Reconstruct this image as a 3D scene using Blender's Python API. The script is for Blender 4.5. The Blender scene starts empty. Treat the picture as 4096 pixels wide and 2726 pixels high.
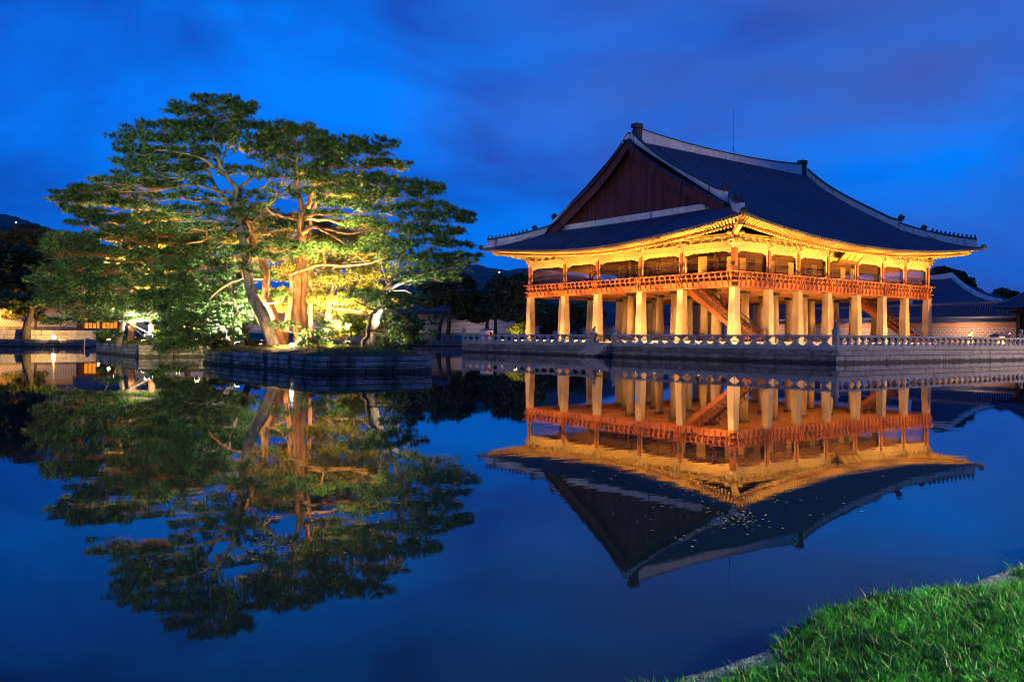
import bpy, math, random
import numpy as np
from mathutils import Vector, Matrix

random.seed(7)
RNG = np.random.default_rng(7)
S = bpy.context.scene
COL = S.collection

# ------------------------------------------------------------------ camera
CAM = np.array([-62.3398, -49.4854, 1.706])
CR = np.array([0.799084, -0.601166, 0.008025])
CU = np.array([-0.004503, 0.007363, 0.999963])
CF = np.array([0.601202, 0.799091, -0.003177])
FPX = 3407.4                                  # focal length in photo pixels (4096 wide)
cd = bpy.data.cameras.new('camera')
cam = bpy.data.objects.new('camera', cd)
COL.objects.link(cam)
M4 = Matrix(((CR[0], CU[0], -CF[0], CAM[0]), (CR[1], CU[1], -CF[1], CAM[1]), (CR[2], CU[2], -CF[2], CAM[2]), (0, 0, 0, 1)))
cam.matrix_world = M4
cd.sensor_width = 36
cd.lens = FPX / 4096 * 36
cd.clip_start = 0.1
cd.clip_end = 6000
S.camera = cam

# ------------------------------------------------------------------ dusk sky
W = bpy.data.worlds.new('World')
S.world = W
W.use_nodes = True
wn, wl = W.node_tree.nodes, W.node_tree.links
wn.clear()
def wnode(t, **k):
    n = wn.new(t)
    for a, b in k.items():
        setattr(n, a, b)
    return n
tc = wnode('ShaderNodeTexCoord')
sep = wnode('ShaderNodeSeparateXYZ')
wl.new(tc.outputs['Generated'], sep.inputs[0])
elev = wnode('ShaderNodeValToRGB')
wl.new(sep.outputs['Z'], elev.inputs[0])
cr = elev.color_ramp
cr.elements[0].position = 0.0; cr.elements[0].color = (0.0008, 0.066, 0.385, 1)
cr.elements[1].position = 1.0; cr.elements[1].color = (0.0008, 0.07, 0.42, 1)
for p, c in ((0.1, (0.0009, 0.088, 0.52, 1)), (0.24, (0.0012, 0.115, 0.66, 1)), (0.5, (0.0012, 0.11, 0.62, 1))):
    e = cr.elements.new(p); e.color = c
mp = wnode('ShaderNodeMapping')
mp.inputs['Scale'].default_value = (1.8, 1.8, 4.2)
mp.inputs['Rotation'].default_value = (0.12, 0.25, 0.5)
mp.inputs['Location'].default_value = (0.35, 0.2, 0.1)
wl.new(tc.outputs['Generated'], mp.inputs[0])
nz = wnode('ShaderNodeTexNoise')
nz.inputs['Scale'].default_value = 2.1; nz.inputs['Detail'].default_value = 5; nz.inputs['Roughness'].default_value = 0.48
nz.inputs['Distortion'].default_value = 0.5
wl.new(mp.outputs[0], nz.inputs['Vector'])
cl = wnode('ShaderNodeValToRGB')
wl.new(nz.outputs['Fac'], cl.inputs[0])
cl.color_ramp.elements[0].position = 0.32; cl.color_ramp.elements[0].color = (4.0, 0.55, 0.70, 1)
cl.color_ramp.elements[1].position = 0.68; cl.color_ramp.elements[1].color = (1.1, 1.75, 1.45, 1)
m1 = wnode('ShaderNodeMixRGB', blend_type='MULTIPLY'); m1.inputs[0].default_value = 1
wl.new(elev.outputs[0], m1.inputs[1]); wl.new(cl.outputs[0], m1.inputs[2])
# city glow on a cloud bank towards the east: a violet cast
nv = wnode('ShaderNodeTexNoise'); nv.inputs['Scale'].default_value = 2.2; nv.inputs['Detail'].default_value = 3
mp2 = wnode('ShaderNodeMapping'); mp2.inputs['Scale'].default_value = (1, 1, 3.2); mp2.inputs['Location'].default_value = (3.1, 0.4, 0.7)
wl.new(tc.outputs['Generated'], mp2.inputs[0]); wl.new(mp2.outputs[0], nv.inputs['Vector'])
dotn = wnode('ShaderNodeVectorMath', operation='DOT_PRODUCT')
wl.new(tc.outputs['Generated'], dotn.inputs[0]); dotn.inputs[1].default_value = Vector((0.86, 0.38, 0.34)).normalized()
mr = wnode('ShaderNodeMapRange'); mr.inputs[1].default_value = 0.80; mr.inputs[2].default_value = 1.0
wl.new(dotn.outputs['Value'], mr.inputs[0])
mr2 = wnode('ShaderNodeMapRange'); mr2.inputs[1].default_value = 0.35; mr2.inputs[2].default_value = 0.7
wl.new(nv.outputs['Fac'], mr2.inputs[0])
mu = wnode('ShaderNodeMath', operation='MULTIPLY')
wl.new(mr.outputs[0], mu.inputs[0]); wl.new(mr2.outputs[0], mu.inputs[1])
m2 = wnode('ShaderNodeMixRGB'); m2.inputs[2].default_value = (0.046, 0.100, 0.42, 1)
wl.new(mu.outputs[0], m2.inputs[0]); wl.new(m1.outputs[0], m2.inputs[1])
bg = wnode('ShaderNodeBackground'); bg.inputs['Strength'].default_value = 0.72
wl.new(m2.outputs[0], bg.inputs[0])
wo = wnode('ShaderNodeOutputWorld')
wl.new(bg.outputs[0], wo.inputs[0])

# last twilight glow from the west, very weak and wide
sd = bpy.data.lights.new('sun', 'SUN'); sd.energy = 0.09; sd.angle = math.radians(50); sd.color = (1.0, 0.93, 0.88)
sun = bpy.data.objects.new('sun', sd); COL.objects.link(sun)
sun.rotation_euler = Vector((0.85, 0.32, -0.42)).to_track_quat('-Z', 'Y').to_euler()

S.view_settings.view_transform = 'Standard'
S.view_settings.look = 'None'
S.view_settings.exposure = 0.6
S.view_settings.gamma = 1.0
S.view_settings.use_curve_mapping = False
S.render.engine = 'CYCLES'
S.cycles.use_denoising = True
S.cycles.filter_width = 0.95
S.cycles.use_adaptive_sampling = False
S.cycles.max_bounces = 6
S.cycles.diffuse_bounces = 3
S.cycles.glossy_bounces = 3
S.cycles.transparent_max_bounces = 12
S.cycles.sample_clamp_indirect = 4
S.cycles.caustics_reflective = False
S.cycles.caustics_refractive = False

K = 4096 / 2356                               # overview pixels -> photo pixels
def at(u, v, d):
    """world point seen at overview pixel (u, v) at forward distance d"""
    return CAM + d * (CF + CR * ((u * K - 2048) / FPX) - CU * ((v * K - 1363) / FPX))
def fwd(p):
    return float(np.dot(np.asarray(p, float) - CAM, CF))

# ------------------------------------------------------------------ materials
MATS = {}
def nodemat(name):
    m = bpy.data.materials.new(name); m.use_nodes = True
    nt = m.node_tree; nt.nodes.clear()
    out = nt.nodes.new('ShaderNodeOutputMaterial')
    return m, nt, out
def mat(name, col, rough=0.7, var=0.25, scale=3.0, bump=0.0, bscale=20.0, rand=0.0, spec=0.3, stain=None, stretch=(1, 1, 1), col2=None, trans=0.0, metal=0.0, coord='Object', wet=False, fine=0.0):
    m, nt, out = nodemat(name)
    N, L = nt.nodes, nt.links
    b = N.new('ShaderNodeBsdfPrincipled')
    b.inputs['Roughness'].default_value = rough
    b.inputs['Specular IOR Level'].default_value = spec
    b.inputs['Metallic'].default_value = metal
    tcn = N.new('ShaderNodeTexCoord'); mpn = N.new('ShaderNodeMapping')
    mpn.inputs['Scale'].default_value = stretch
    geo = N.new('ShaderNodeNewGeometry')
    L.new(geo.outputs['Position'] if coord == 'World' else tcn.outputs['Object'], mpn.inputs[0])
    nzn = N.new('ShaderNodeTexNoise'); nzn.inputs['Scale'].default_value = scale; nzn.inputs['Detail'].default_value = 5
    nzn.inputs['Roughness'].default_value = 0.62
    L.new(mpn.outputs[0], nzn.inputs['Vector'])
    rp = N.new('ShaderNodeValToRGB')
    c = np.array(col); c2 = np.array(col2) if col2 is not None else None
    lo = c * (1 - var); hi = c * (1 + var) if c2 is None else c2
    rp.color_ramp.elements[0].position = 0.33; rp.color_ramp.elements[0].color = (*lo, 1)
    rp.color_ramp.elements[1].position = 0.67; rp.color_ramp.elements[1].color = (*hi, 1)
    L.new(nzn.outputs['Fac'], rp.inputs[0])
    src = rp.outputs[0]
    if stain:
        n2 = N.new('ShaderNodeTexNoise'); n2.inputs['Scale'].default_value = stain[1]; n2.inputs['Detail'].default_value = 6
        mp3 = N.new('ShaderNodeMapping'); mp3.inputs['Scale'].default_value = stain[3] if len(stain) > 3 else (1, 1, 0.25)
        L.new(geo.outputs['Position'], mp3.inputs[0]); L.new(mp3.outputs[0], n2.inputs['Vector'])
        r2 = N.new('ShaderNodeMapRange'); r2.inputs[1].default_value = stain[2]; r2.inputs[2].default_value = stain[2] + 0.16
        L.new(n2.outputs['Fac'], r2.inputs[0])
        mx = N.new('ShaderNodeMixRGB'); mx.inputs[2].default_value = (*stain[0], 1)
        L.new(r2.outputs[0], mx.inputs[0]); L.new(src, mx.inputs[1]); src = mx.outputs[0]
    if fine:
        n5 = N.new('ShaderNodeTexNoise'); n5.inputs['Scale'].default_value = fine; n5.inputs['Detail'].default_value = 2
        L.new(geo.outputs['Position'], n5.inputs['Vector'])
        r5 = N.new('ShaderNodeMapRange'); r5.inputs[1].default_value = 0.34; r5.inputs[2].default_value = 0.66; r5.inputs[3].default_value = 0.3; r5.inputs[4].default_value = 1.9
        L.new(n5.outputs['Fac'], r5.inputs[0])
        h5 = N.new('ShaderNodeHueSaturation'); L.new(r5.outputs[0], h5.inputs['Value']); L.new(src, h5.inputs['Color']); src = h5.outputs[0]
    if wet:
        sz_ = N.new('ShaderNodeSeparateXYZ'); L.new(geo.outputs['Position'], sz_.inputs[0])
        n6 = N.new('ShaderNodeTexNoise'); n6.inputs['Scale'].default_value = 1.7; n6.inputs['Detail'].default_value = 4; L.new(geo.outputs['Position'], n6.inputs['Vector'])
        a6 = N.new('ShaderNodeMath'); a6.operation = 'MULTIPLY_ADD'; a6.inputs[1].default_value = -0.34; L.new(n6.outputs['Fac'], a6.inputs[0]); L.new(sz_.outputs['Z'], a6.inputs[2])
        r6 = N.new('ShaderNodeMapRange'); r6.inputs[1].default_value = -0.02; r6.inputs[2].default_value = 0.10; r6.inputs[3].default_value = 0.9; r6.inputs[4].default_value = 0.0
        L.new(a6.outputs[0], r6.inputs[0])
        x6 = N.new('ShaderNodeMixRGB'); x6.inputs[2].default_value = (0.022, 0.024, 0.018, 1); L.new(r6.outputs[0], x6.inputs[0]); L.new(src, x6.inputs[1]); src = x6.outputs[0]
    if rand:
        oi = N.new('ShaderNodeObjectInfo')
        r3 = N.new('ShaderNodeMapRange'); r3.inputs[3].default_value = 1 - rand; r3.inputs[4].default_value = 1 + rand
        L.new(oi.outputs['Random'], r3.inputs[0])
        hs = N.new('ShaderNodeHueSaturation'); L.new(r3.outputs[0], hs.inputs['Value']); L.new(src, hs.inputs['Color'])
        src = hs.outputs[0]
    L.new(src, b.inputs['Base Color'])
    if bump:
        n4 = N.new('ShaderNodeTexNoise'); n4.inputs['Scale'].default_value = bscale; n4.inputs['Detail'].default_value = 6
        L.new(mpn.outputs[0], n4.inputs['Vector'])
        bp = N.new('ShaderNodeBump'); bp.inputs['Strength'].default_value = bump; bp.inputs['Distance'].default_value = 0.05
        L.new(n4.outputs['Fac'], bp.inputs['Height']); L.new(bp.outputs[0], b.inputs['Normal'])
    if trans:
        tr = N.new('ShaderNodeBsdfTranslucent'); L.new(src, tr.inputs[0])
        ms = N.new('ShaderNodeMixShader'); ms.inputs[0].default_value = trans
        L.new(b.outputs[0], ms.inputs[1]); L.new(tr.outputs[0], ms.inputs[2]); L.new(ms.outputs[0], out.inputs[0])
    else:
        L.new(b.outputs[0], out.inputs[0])
    MATS[name] = m
    return m
def emat(name, col, strength):
    m, nt, out = nodemat(name)
    e = nt.nodes.new('ShaderNodeEmission'); e.inputs[0].default_value = (*col, 1); e.inputs[1].default_value = strength
    nt.links.new(e.outputs[0], out.inputs[0]); MATS[name] = m
    return m

mat('wall_stone', (0.17, 0.163, 0.15), 0.8, 0.3, 2.2, 0.5, 9, rand=0.28, stain=((0.07, 0.07, 0.068), 1.1, 0.53, (1, 1, 0.5)), wet=True)
mat('pale_stone', (0.33, 0.315, 0.29), 0.75, 0.22, 2.5, 0.3, 14, rand=0.14, stain=((0.14, 0.135, 0.13), 1.6, 0.58, (1, 1, 0.4)), wet=True)
mat('island_stone', (0.27, 0.25, 0.215), 0.85, 0.35, 2.5, 0.6, 8, rand=0.3, stain=((0.045, 0.045, 0.044), 1.3, 0.5, (1, 1, 0.4)), wet=True)
mat('column_stone', (0.42, 0.33, 0.205), 0.75, 0.18, 1.4, 0.3, 16, rand=0.14, stain=((0.22, 0.15, 0.085), 0.8, 0.52, (1, 1, 0.3)), stretch=(1, 1, 0.4))
mat('cap_stone', (0.05, 0.045, 0.045), 0.8, 0.3, 5)
mat('joint', (0.03, 0.03, 0.03), 0.95, 0.2, 5)
mat('red_wood', (0.32, 0.10, 0.036), 0.55, 0.22, 2.0, 0.15, 12, rand=0.1, stretch=(1, 1, 0.25))
mat('deck_wood', (0.34, 0.145, 0.06), 0.65, 0.3, 2.5, 0.2, 10, rand=0.15, stretch=(0.3, 2, 1))
mat('dark_wood', (0.10, 0.035, 0.018), 0.6, 0.3, 2.0, 0.15, 12)
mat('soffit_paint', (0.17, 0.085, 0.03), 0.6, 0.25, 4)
mat('rafter_paint', (0.50, 0.36, 0.13), 0.55, 0.2, 4, rand=0.12)
mat('rafter_end', (0.62, 0.48, 0.24), 0.55, 0.25, 14, rand=0.1)
mat('cream_paint', (0.60, 0.43, 0.18), 0.6, 0.12, 6, rand=0.06)
mat('gable_wood', (0.095, 0.028, 0.034), 0.7, 0.35, 1.6, 0.2, 12, rand=0.2, stretch=(1, 1, 0.2))
mat('roof_tile', (0.050, 0.064, 0.115), 0.5, 0.3, 4, 0.2, 14, rand=0.22, spec=0.35)
mat('roof_bed', (0.008, 0.008, 0.01), 0.6, 0.3, 4)
mat('plaster', (0.62, 0.60, 0.585), 0.8, 0.14, 1.2, 0.1, 14, stain=((0.06, 0.06, 0.062), 2.6, 0.585, (1, 1, 0.10)))
mat('ornament', (0.045, 0.046, 0.05), 0.6, 0.3, 8)
mat('iron', (0.04, 0.04, 0.045), 0.45, 0.2, 5, spec=0.5)
mat('red_bark', (0.34, 0.14, 0.06), 0.85, 0.5, 3.2, 1.0, 7, stretch=(1, 1, 0.45), col2=(0.50, 0.22, 0.09))
mat('grey_bark', (0.16, 0.125, 0.10), 0.9, 0.55, 3.0, 1.0, 6, stretch=(1, 1, 0.4), col2=(0.30, 0.24, 0.19))
mat('dark_bark', (0.055, 0.045, 0.038), 0.9, 0.5, 3.0, 1.0, 6, stretch=(1, 1, 0.4))
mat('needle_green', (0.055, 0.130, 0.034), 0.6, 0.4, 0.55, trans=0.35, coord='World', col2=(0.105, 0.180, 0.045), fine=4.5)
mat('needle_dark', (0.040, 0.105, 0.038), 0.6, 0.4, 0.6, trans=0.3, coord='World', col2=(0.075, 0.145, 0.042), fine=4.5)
mat('needle_lit', (0.16, 0.16, 0.024), 0.6, 0.3, 0.6, trans=0.4, coord='World', col2=(0.24, 0.205, 0.03), fine=4.5)  # floodlit copy of the needles: yellow lamp glow put into the colour
mat('leaf_green', (0.045, 0.085, 0.03), 0.6, 0.4, 0.7, trans=0.3, coord='World', col2=(0.09, 0.13, 0.04), fine=1.6)
mat('leaf_dark', (0.045, 0.075, 0.04), 0.6, 0.4, 0.7, trans=0.2, coord='World', col2=(0.085, 0.12, 0.055), fine=1.6)
mat('leaf_autumn', (0.13, 0.10, 0.025), 0.6, 0.4, 0.9, trans=0.3, coord='World', col2=(0.09, 0.12, 0.035), fine=1.6)
mat('bush_lit', (0.16, 0.19, 0.03), 0.6, 0.3, 2, trans=0.3)  # leaf colour carries the yellow of the floodlight shining on it
mat('island_grass', (0.13, 0.15, 0.025), 0.8, 0.4, 1.2, trans=0.2, coord='World', col2=(0.21, 0.20, 0.04))
mat('soil', (0.05, 0.05, 0.025), 0.95, 0.4, 3, 0.6, 12)
mat('lawn', (0.03, 0.055, 0.02), 0.95, 0.4, 0.6, 0.4, 8)
mat('bank_grass', (0.035, 0.17, 0.018), 0.5, 0.6, 2.6, trans=0.3, coord='World', col2=(0.08, 0.30, 0.03), spec=0.3, fine=14)
mat('bank_soil', (0.022, 0.030, 0.014), 0.95, 0.5, 6, 0.8, 30)
mat('shore_rock', (0.035, 0.035, 0.04), 0.5, 0.6, 30, 1.0, 60, col2=(0.22, 0.215, 0.235), spec=0.6, coord='World')
mat('hill', (0.05, 0.055, 0.06), 0.95, 0.4, 0.05)
mat('brick', (0.22, 0.20, 0.185), 0.85, 0.2, 5, 0.3, 20, rand=0.2)
mat('mortar', (0.48, 0.44, 0.39), 0.9, 0.1, 6)
mat('dark_opening', (0.006, 0.006, 0.007), 0.9, 0.1, 3)
mat('white_paint', (0.7, 0.68, 0.66), 0.6, 0.05, 5)
mat('gate_wood', (0.12, 0.05, 0.025), 0.7, 0.2, 5)
mat('gold_paint', (0.75, 0.55, 0.14), 0.4, 0.1, 9)
mat('board_black', (0.10, 0.055, 0.02), 0.5, 0.2, 5)
mat('gold_board', (0.16, 0.075, 0.02), 0.5, 0.2, 5)
mat('dead_leaf', (0.26, 0.17, 0.11), 0.7, 0.5, 30)
emat('lamp_warm', (1.0, 0.72, 0.32), 30)
emat('lamp_white', (1.0, 0.96, 0.88), 40)
emat('red_display', (1.0, 0.03, 0.03), 3)

def painted(name, base, dark, light, scale):
    """painted ornament (flat print): scrolls and bands"""
    m, nt, out = nodemat(name); N, L = nt.nodes, nt.links
    b = N.new('ShaderNodeBsdfPrincipled'); b.inputs['Roughness'].default_value = 0.6
    g = N.new('ShaderNodeNewGeometry')
    v = N.new('ShaderNodeTexVoronoi'); v.inputs['Scale'].default_value = scale
    n = N.new('ShaderNodeTexNoise'); n.inputs['Scale'].default_value = scale * 0.9; n.inputs['Detail'].default_value = 2
    L.new(g.outputs['Position'], n.inputs['Vector'])
    ad = N.new('ShaderNodeMixRGB'); ad.blend_type = 'ADD'; ad.inputs[0].default_value = 0.25
    L.new(g.outputs['Position'], ad.inputs[1]); L.new(n.outputs['Color'], ad.inputs[2]); L.new(ad.outputs[0], v.inputs['Vector'])
    s = N.new('ShaderNodeMath'); s.operation = 'MULTIPLY'; s.inputs[1].default_value = 26
    L.new(v.outputs['Distance'], s.inputs[0])
    sn = N.new('ShaderNodeMath'); sn.operation = 'SINE'; L.new(s.outputs[0], sn.inputs[0])
    rp = N.new('ShaderNodeValToRGB')
    rp.color_ramp.elements[0].position = 0.0; rp.color_ramp.elements[0].color = (*dark, 1)
    rp.color_ramp.elements[1].position = 0.55; rp.color_ramp.elements[1].color = (*base, 1)
    e = rp.color_ramp.elements.new(0.95); e.color = (*light, 1)
    mr_ = N.new('ShaderNodeMapRange'); mr_.inputs[1].default_value = -1; L.new(sn.outputs[0], mr_.inputs[0])
    L.new(mr_.outputs[0], rp.inputs[0]); L.new(rp.outputs[0], b.inputs['Base Color']); L.new(b.outputs[0], out.inputs[0])
    MATS[name] = m
painted('scroll_paint', (0.50, 0.35, 0.12), (0.20, 0.13, 0.05), (0.62, 0.54, 0.30), 5.0)
painted('bracket_paint', (0.52, 0.36, 0.13), (0.24, 0.17, 0.07), (0.66, 0.60, 0.40), 4.0)
painted('lintel_paint', (0.46, 0.31, 0.10), (0.34, 0.24, 0.09), (0.58, 0.48, 0.24), 2.0)

def film_mat():
    m, nt, out = nodemat('film'); N, L = nt.nodes, nt.links
    t = N.new('ShaderNodeBsdfTransparent'); t.inputs[0].default_value = (0.92, 0.86, 0.8, 1)
    b = N.new('ShaderNodeBsdfPrincipled'); b.inputs['Roughness'].default_value = 0.6; b.inputs['Specular IOR Level'].default_value = 0.15; b.inputs['Base Color'].default_value = (0.24, 0.13, 0.055, 1)
    tr = N.new('ShaderNodeBsdfTranslucent'); tr.inputs[0].default_value = (0.2, 0.1, 0.045, 1)
    a = N.new('ShaderNodeMixShader'); a.inputs[0].default_value = 0.4
    L.new(b.outputs[0], a.inputs[1]); L.new(tr.outputs[0], a.inputs[2])
    ms = N.new('ShaderNodeMixShader'); ms.inputs[0].default_value = 0.42
    L.new(t.outputs[0], ms.inputs[1]); L.new(a.outputs[0], ms.inputs[2]); L.new(ms.outputs[0], out.inputs[0])
    MATS['film'] = m
film_mat()

def brick_mat(name, c1, c2, mortar, scale, bw, bh, ms=0.02, axis='xz'):
    m, nt, out = nodemat(name); N, L = nt.nodes, nt.links
    b = N.new('ShaderNodeBsdfPrincipled'); b.inputs['Roughness'].default_value = 0.9
    g = N.new('ShaderNodeNewGeometry'); s = N.new('ShaderNodeSeparateXYZ'); L.new(g.outputs['Position'], s.inputs[0])
    c = N.new('ShaderNodeCombineXYZ')
    L.new(s.outputs['X' if axis[0] == 'x' else 'Y'], c.inputs[0]); L.new(s.outputs['Z'], c.inputs[1])
    t = N.new('ShaderNodeTexBrick'); t.inputs['Scale'].default_value = scale; t.inputs['Mortar Size'].default_value = ms
    t.inputs['Brick Width'].default_value = bw; t.inputs['Row Height'].default_value = bh
    t.inputs['Color1'].default_value = (*c1, 1); t.inputs['Color2'].default_value = (*c2, 1); t.inputs['Mortar'].default_value = (*mortar, 1)
    L.new(c.outputs[0], t.inputs['Vector']); L.new(t.outputs['Color'], b.inputs['Base Color'])
    bp = N.new('ShaderNodeBump'); bp.inputs['Strength'].default_value = 0.5; bp.invert = True; bp.inputs['Distance'].default_value = 0.03
    L.new(t.outputs['Fac'], bp.inputs['Height']); L.new(bp.outputs[0], b.inputs['Normal'])
    L.new(b.outputs[0], out.inputs[0]); MATS[name] = m
brick_mat('far_brick_x', (0.20, 0.19, 0.19), (0.26, 0.24, 0.23), (0.5, 0.46, 0.43), 1, 0.46, 0.30, 0.06)
brick_mat('far_brick_y', (0.24, 0.18, 0.15), (0.28, 0.21, 0.17), (0.5, 0.42, 0.36), 1, 0.62, 0.36, 0.06, 'yz')
brick_mat('band_brick_x', (0.30, 0.14, 0.10), (0.34, 0.16, 0.11), (0.45, 0.38, 0.33), 1, 0.45, 0.12, 0.02)
brick_mat('band_brick_y', (0.30, 0.10, 0.055), (0.34, 0.12, 0.065), (0.45, 0.33, 0.24), 1, 0.45, 0.16, 0.035, 'yz')

def water_mat():
    m, nt, out = nodemat('water'); N, L = nt.nodes, nt.links
    b = N.new('ShaderNodeBsdfPrincipled')
    b.inputs['Base Color'].default_value = (0.004, 0.008, 0.012, 1); b.inputs['Roughness'].default_value = 0.018
    b.inputs['IOR'].default_value = 1.40
    g = N.new('ShaderNodeNewGeometry')
    mp_ = N.new('ShaderNodeMapping'); mp_.inputs['Rotation'].default_value = (0, 0, 0.93); mp_.inputs['Scale'].default_value = (0.8, 2.2, 1)
    L.new(g.outputs['Position'], mp_.inputs[0])
    n = N.new('ShaderNodeTexNoise'); n.inputs['Scale'].default_value = 1.3; n.inputs['Detail'].default_value = 3
    L.new(mp_.outputs[0], n.inputs['Vector'])
    n2 = N.new('ShaderNodeTexNoise'); n2.inputs['Scale'].default_value = 0.06; n2.inputs['Detail'].default_value = 2
    L.new(g.outputs['Position'], n2.inputs['Vector'])
    r = N.new('ShaderNodeMapRange'); r.inputs[1].default_value = 0.5; r.inputs[2].default_value = 0.68; r.inputs[3].default_value = 0.003; r.inputs[4].default_value = 0.012
    L.new(n2.outputs['Fac'], r.inputs[0])
    bp = N.new('ShaderNodeBump'); bp.inputs['Distance'].default_value = 0.1
    L.new(r.outputs[0], bp.inputs['Strength']); L.new(n.outputs['Fac'], bp.inputs['Height']); L.new(bp.outputs[0], b.inputs['Normal'])
    L.new(b.outputs[0], out.inputs[0]); MATS['water'] = m
water_mat()

def lattice_mat():
    """lit paper behind a wooden lattice (a glowing window)"""
    m, nt, out = nodemat('lit_paper'); N, L = nt.nodes, nt.links
    e = N.new('ShaderNodeEmission'); e.inputs[0].default_value = (1.0, 0.30, 0.02, 1); e.inputs[1].default_value = 1.0
    L.new(e.outputs[0], out.inputs[0]); MATS['lit_paper'] = m
lattice_mat()

# ------------------------------------------------------------------ mesh helpers
def worldloc(o):
    p = Vector((0, 0, 0))
    while o is not None:
        p = p + o.location
        o = o.parent
    return p
def link(o, parent=None):
    COL.objects.link(o)
    if parent is not None:
        o.parent = parent
    return o
def tag(o, label=None, cat=None, group=None, kind=None):
    if label: o['label'] = label
    if cat: o['category'] = cat
    if group: o['group'] = group
    if kind: o['kind'] = kind
    return o
def empty(name, loc, label, cat, group=None):
    o = bpy.data.objects.new(name, None); o.location = Vector([float(a) for a in loc]); o.empty_display_size = 0.3
    link(o)
    return tag(o, label, cat, group)

class MB:
    def __init__(s):
        s.v = []; s.f = []; s.m = []; s.mi = 0
    def add(s, verts, faces):
        n = len(s.v)
        s.v.extend([tuple(map(float, p)) for p in verts])
        for f in faces:
            s.f.append(tuple(i + n for i in f)); s.m.append(s.mi)
    def box(s, x0, x1, y0, y1, z0, z1):
        s.add([(x0, y0, z0), (x1, y0, z0), (x1, y1, z0), (x0, y1, z0), (x0, y0, z1), (x1, y0, z1), (x1, y1, z1), (x0, y1, z1)],
              [(3, 2, 1, 0), (4, 5, 6, 7), (0, 1, 5, 4), (1, 2, 6, 5), (2, 3, 7, 6), (3, 0, 4, 7)])
    def frustum(s, cx, cy, z0, z1, a0, b0, a1, b1):
        s.add([(cx - a0, cy - b0, z0), (cx + a0, cy - b0, z0), (cx + a0, cy + b0, z0), (cx - a0, cy + b0, z0),
               (cx - a1, cy - b1, z1), (cx + a1, cy - b1, z1), (cx + a1, cy + b1, z1), (cx - a1, cy + b1, z1)],
              [(3, 2, 1, 0), (4, 5, 6, 7), (0, 1, 5, 4), (1, 2, 6, 5), (2, 3, 7, 6), (3, 0, 4, 7)])
    def prism(s, poly, p0, ax, ay, an, th):
        """2D poly extruded: p0 + x*ax + y*ay, +-an*th/2"""
        p0, ax, ay, an = map(np.array, (p0, ax, ay, an)); n = len(poly)
        vs = [p0 + x * ax + y * ay - an * th / 2 for x, y in poly] + [p0 + x * ax + y * ay + an * th / 2 for x, y in poly]
        s.add(vs, [tuple(range(n - 1, -1, -1)), tuple(range(n, 2 * n))] + [(i, (i + 1) % n, n + (i + 1) % n, n + i) for i in range(n)])
    def tube(s, pts, rads, seg=8, cap=True, squash=None):
        pts = [np.array(p, float) for p in pts]
        rings = []
        up = np.array([0.13, 0.21, 0.97])
        prev = None
        for i, p in enumerate(pts):
            t = pts[min(i + 1, len(pts) - 1)] - pts[max(i - 1, 0)]
            t = t / (np.linalg.norm(t) + 1e-9)
            if prev is None:
                a = np.cross(t, up if abs(t @ up) < 0.9 else np.array([1.0, 0.1, 0]))
            else:
                a = prev - t * (prev @ t)
            a /= np.linalg.norm(a) + 1e-9; b = np.cross(t, a); prev = a
            r = rads[i] if hasattr(rads, '__len__') else rads
            rings.append([p + r * (math.cos(2 * math.pi * k / seg) * a + math.sin(2 * math.pi * k / seg) * b) for k in range(seg)])
        n0 = [v for r in rings for v in r]; fs = []
        for i in range(len(rings) - 1):
            for k in range(seg):
                k2 = (k + 1) % seg
                fs.append((i * seg + k, i * seg + k2, (i + 1) * seg + k2, (i + 1) * seg + k))
        if cap:
            fs.append(tuple(range(seg - 1, -1, -1))); q = (len(rings) - 1) * seg
            fs.append(tuple(range(q, q + seg)))
        s.add(n0, fs)
    def lathe(s, cx, cy, prof, seg=10):
        vs, fs = [], []
        for r, z in prof:
            vs += [(cx + r * math.cos(2 * math.pi * k / seg), cy + r * math.sin(2 * math.pi * k / seg), z) for k in range(seg)]
        for i in range(len(prof) - 1):
            for k in range(seg):
                k2 = (k + 1) % seg
                fs.append((i * seg + k, i * seg + k2, (i + 1) * seg + k2, (i + 1) * seg + k))
        fs.append(tuple(range(seg - 1, -1, -1))); q = (len(prof) - 1) * seg; fs.append(tuple(range(q, q + seg)))
        s.add(vs, fs)
    def grid(s, P):
        """P[i][j] points"""
        n, m = len(P), len(P[0])
        s.add([p for r in P for p in r], [(i * m + j, (i + 1) * m + j, (i + 1) * m + j + 1, i * m + j + 1) for i in range(n - 1) for j in range(m - 1)])
    def build(s, name, material, parent=None, smooth=False, kind=None, label=None):
        off = worldloc(parent) if parent is not None else Vector((0, 0, 0))
        me = bpy.data.meshes.new(name)
        me.from_pydata([(a - off.x, b - off.y, c - off.z) for a, b, c in s.v], [], s.f)
        for mm in (material if isinstance(material, (list, tuple)) else [material]):
            me.materials.append(MATS[mm])
        if len(me.materials) > 1:
            me.polygons.foreach_set('material_index', s.m)
        if smooth:
            me.polygons.foreach_set('use_smooth', [True] * len(me.polygons))
        o = bpy.data.objects.new(name, me)
        link(o, parent)
        if kind: o['kind'] = kind
        if label: o['label'] = label
        return o

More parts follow.
